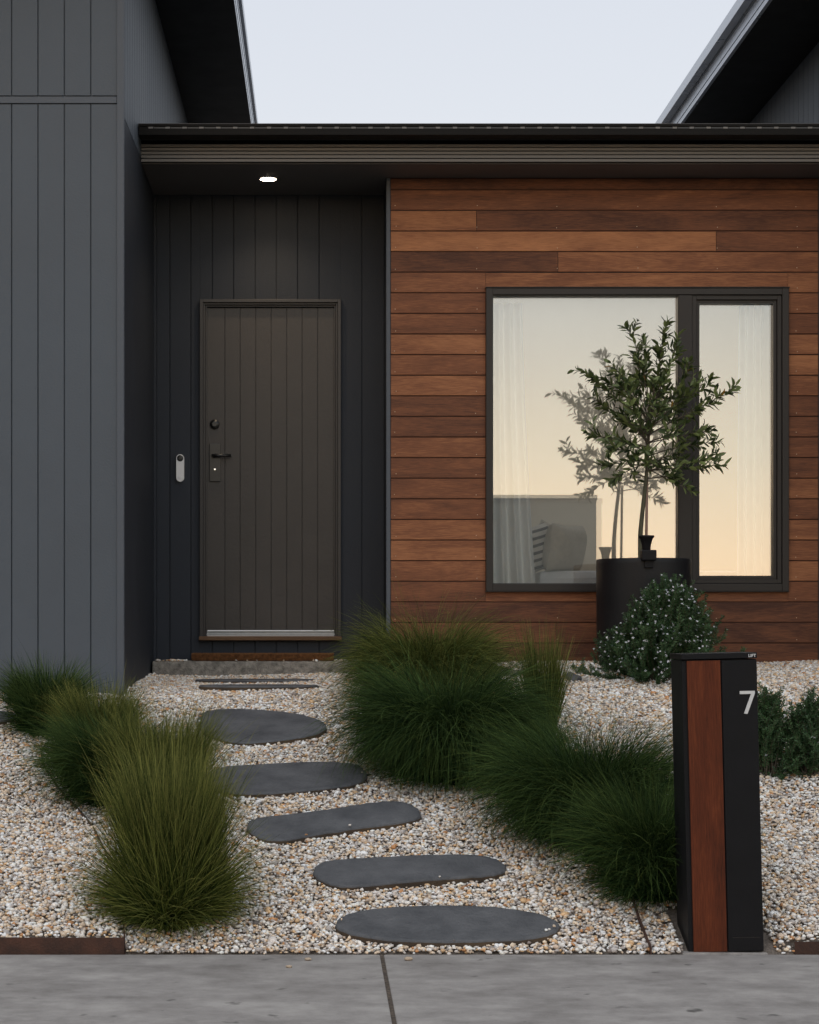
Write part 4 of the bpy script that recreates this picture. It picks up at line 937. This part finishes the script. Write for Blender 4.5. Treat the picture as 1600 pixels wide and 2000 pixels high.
# ---------------------------------------------------------------- grass tussocks
def tussock(bx, by, label, n=9000, L=.5, rb=.10, th0=(.0, .5), bend=(.2, 1.0), bias=(0, 0), m_='grass', wid=.0034, dry=.15, seed=1, stray=.04, skirt=.22):
    """bx, by: pixel of the base on the ground. each blade leaves the crown at an angle th0 from the vertical,
    bends over by a further angle and comes to rest on the gravel where it reaches it"""
    r2 = np.random.default_rng(seed); g_ = gp(bx, by); S_ = 9
    a = r2.uniform(0, 2*math.pi, n); q_ = np.sqrt(r2.random(n)); rr_ = rb*q_
    p = np.stack([g_.x+rr_*np.cos(a), g_.y+rr_*np.sin(a), np.zeros(n)], 1); p[:, 2] = ground_h(p[:, 0], p[:, 1])-.005
    nl = 90; lk = r2.integers(0, nl, n)                      # blades fall in locks that share a heading and a bend
    la = r2.uniform(0, 2*math.pi, nl); near = (a*nl/(2*math.pi)).astype(int) % nl; lk = np.where(r2.random(n) < .75, (near+r2.integers(-3, 4, n)) % nl, lk)
    lb = r2.normal(0, .22, nl); lh = r2.normal(0, .35, nl); ll = r2.normal(0, .10, nl); lt = r2.normal(0, .16, nl)
    hd = a+lh[lk]+r2.normal(0, .38, n)
    hx = np.cos(hd)*(.35+.65*q_)+bias[0]; hy = np.sin(hd)*(.35+.65*q_)+bias[1]; hd = np.arctan2(hy, hx)
    u_ = r2.random(n); st = r2.random(n) < stray
    th = th0[0]+(th0[1]-th0[0])*(.25*u_+.75*q_*u_**.5)+r2.normal(0, .07, n); th = np.abs(th)
    bd_ = r2.uniform(bend[0], bend[1], n)*(1+lb[lk]); bd_ = np.where(st, bd_*r2.uniform(.1, 1.9, n), bd_)
    sk = r2.random(n) < skirt; ks = r2.uniform(0, 1, n)**1.2; th = np.where(sk, th0[1]*.4+ks*1.15, th); bd_ = np.where(sk, bend[0]+ks*r2.uniform(.7, 1.7, n), bd_)
    ln = L*np.clip(r2.normal(.86, .17, n)+ll[lk], .3, 1.3); ln = np.where(st, ln*r2.uniform(.9, 1.25, n), ln)
    ln = np.where(sk, ln*(.92-.50*ks), ln)
    curl = r2.normal(0, .5, n)+r2.normal(0, .25, nl)[lk]; pwr = r2.uniform(1.0, 1.8, n)
    side = r2.normal(size=(n, 3)); wv = r2.uniform(.65, 1.25, n)*wid
    V_ = np.zeros((n, S_+1, 2, 3)); tx = r2.random(n)*.02
    for k_ in range(S_+1):
        t_ = k_/S_; ang = th+bd_*t_**pwr; h_ = hd+curl*t_**1.5
        d = np.stack([np.sin(ang)*np.cos(h_), np.sin(ang)*np.sin(h_), np.cos(ang)], 1)
        if k_:
            p = p+d*(ln/S_)[:, None]
            gz = ground_h(p[:, 0], p[:, 1])+.010+tx; p[:, 2] = np.maximum(p[:, 2], gz)
            p[:, 1] = np.minimum(p[:, 1], np.where(p[:, 0] < XL+.02, YG-.02, YW-.03))
        sd = np.cross(d, side); sd /= np.linalg.norm(sd, axis=1, keepdims=True)+1e-9
        w2 = sd*(wv*(1-.88*t_**1.7))[:, None]/2
        V_[:, k_, 0] = p-w2; V_[:, k_, 1] = p+w2
    ii = np.arange(n*(S_+1)*2).reshape(n, S_+1, 2)
    qd = np.stack([ii[:, :-1, 0], ii[:, :-1, 1], ii[:, 1:, 1], ii[:, 1:, 0]], -1).reshape(-1, 4)
    tone = np.clip(r2.beta(1.6, 2.6, n)+lt[lk], 0, 1); isdry = r2.random(n) < dry; tone = np.where(isdry, 1, tone*.8)
    al = np.broadcast_to((np.arange(S_+1)/S_)[None, :, None], (n, S_+1, 2)).reshape(-1)
    o_ = np_mesh('grass_tussock', V_.reshape(-1, 3), 4, qd, M[m_], smooth=True, attrs={'tone': ('FLOAT', np.repeat(tone, (S_+1)*2)), 'along': ('FLOAT', al)})
    return tag(o_, label, 'grass tussock', 'grass tussocks along the path')
tussock(333, 1795, 'nearest yellow-green tussock on the left, standing upright above the footpath', 12000, .59, .115, (.0, .18), (.0, .50), (0, 0), 'grass', seed=1, dry=.28, stray=.05, skirt=.50)
tussock(315, 1605, 'green tussock directly behind the nearest one on the left', 7500, .45, .12, (.0, .25), (.1, .9), (0, 0), 'grass', seed=2, dry=.15, stray=.05)
tussock(215, 1560, 'dark flopping tussock on the left leaning down towards the lower left gravel', 7500, .44, .11, (.15, .5), (.5, 1.7), (-.5, -.35), 'grassd', seed=3, dry=.04)
tussock(192, 1490, 'olive-green tussock in the middle of the left row', 7500, .34, .11, (.0, .25), (.1, 1.0), (-.1, 0), 'grass', seed=4, dry=.15, stray=.05)
tussock(92, 1432, 'farthest left tussock, in front of the garage wall', 7500, .34, .09, (.0, .35), (.2, 1.4), (-.2, -.1), 'grassd', seed=5, dry=.14, stray=.06)
tussock(836, 1378, 'tall mounded tussock in front of the corner between door recess and timber wall', 13500, .54, .15, (.0, .35), (.9, 2.7), (-.03, -.15), 'grass', seed=6, dry=.05, stray=.05)
tussock(872, 1515, 'big dark hair-like tussock flowing down the slope on the right of the path', 16000, .61, .15, (.0, .26), (1.0, 2.7), (-.05, -.30), 'grassd', seed=7, dry=.025, stray=.02)
tussock(1062, 1462, 'slim upright tuft between the two large dark tussocks', 2400, .50, .045, (.0, .10), (.0, .35), (.03, 0), 'grass', seed=8, dry=.10, skirt=.1, stray=.02)
tussock(1150, 1632, 'wide dark tussock left of the letterbox sweeping to the lower left', 13500, .54, .17, (.0, .45), (.8, 2.4), (-.25, -.25), 'grassd', seed=9, dry=.07, stray=.06)
tussock(1275, 1745, 'nearest right tussock, close against the left side of the letterbox', 11000, .46, .10, (.0, .4), (.5, 1.9), (-.10, -.10), 'grassd', seed=10, dry=.14, stray=.06)

# fallen leaves and twigs on the gravel
def litter():
    n_ = 220; x = rng.uniform(-1.9, 3.2, n_); y = rng.uniform(6.97, 11.4, n_); ok = ~((x < XL) & (y > YG-.05)); x, y = x[ok], y[ok]; n_ = len(x)
    b_ = np.stack([x, y, ground_h(x, y)+.017], 1); a = rng.uniform(0, 6.283, n_); d_ = np.stack([np.cos(a), np.sin(a), rng.uniform(-.1, .25, n_)], 1); d_ /= np.linalg.norm(d_, axis=1, keepdims=True)
    nm = np.stack([rng.normal(0, .3, n_), rng.normal(0, .3, n_), np.ones(n_)], 1); ln = rng.uniform(.015, .045, n_)
    o_ = leaves_mesh('leaf_litter', b_, d_, nm, ln, ln*rng.uniform(.12, .35, n_), rng.random(n_), M['litter'], None, .2)
    tag(o_, 'scattered small dry leaves lying on the gravel', 'leaf litter', kind='stuff')
M['litter'] = leaf_mat('dry_leaf', (.05, .03, .018), (.22, .13, .06), None, .7, .1)
litter()

# ---------------------------------------------------------------- neighbour across the road (seen in the glass)
nb = empty('neighbour_house', (1.0, -13, -.1), 'low dark house across the road, seen only as a reflection in the window', 'house')
s = MB(); s.box((-7, -20, -.2), (5.2, -12.6, 3.60)); s.build('wall', mat('neighbour_render', (.34, .34, .31), .9, .06, 4), nb)
s = MB(); s.box((-7.02, -20.02, 3.60), (5.22, -12.58, 3.70), bev=.01); s.build('parapet', M['trim'], nb)
for xw in (-5, -1.5):
    s = MB(); s.box((xw, -12.58, .8), (xw+1.5, -12.56, 2.2)); s.build('window', M['gutter'], nb)
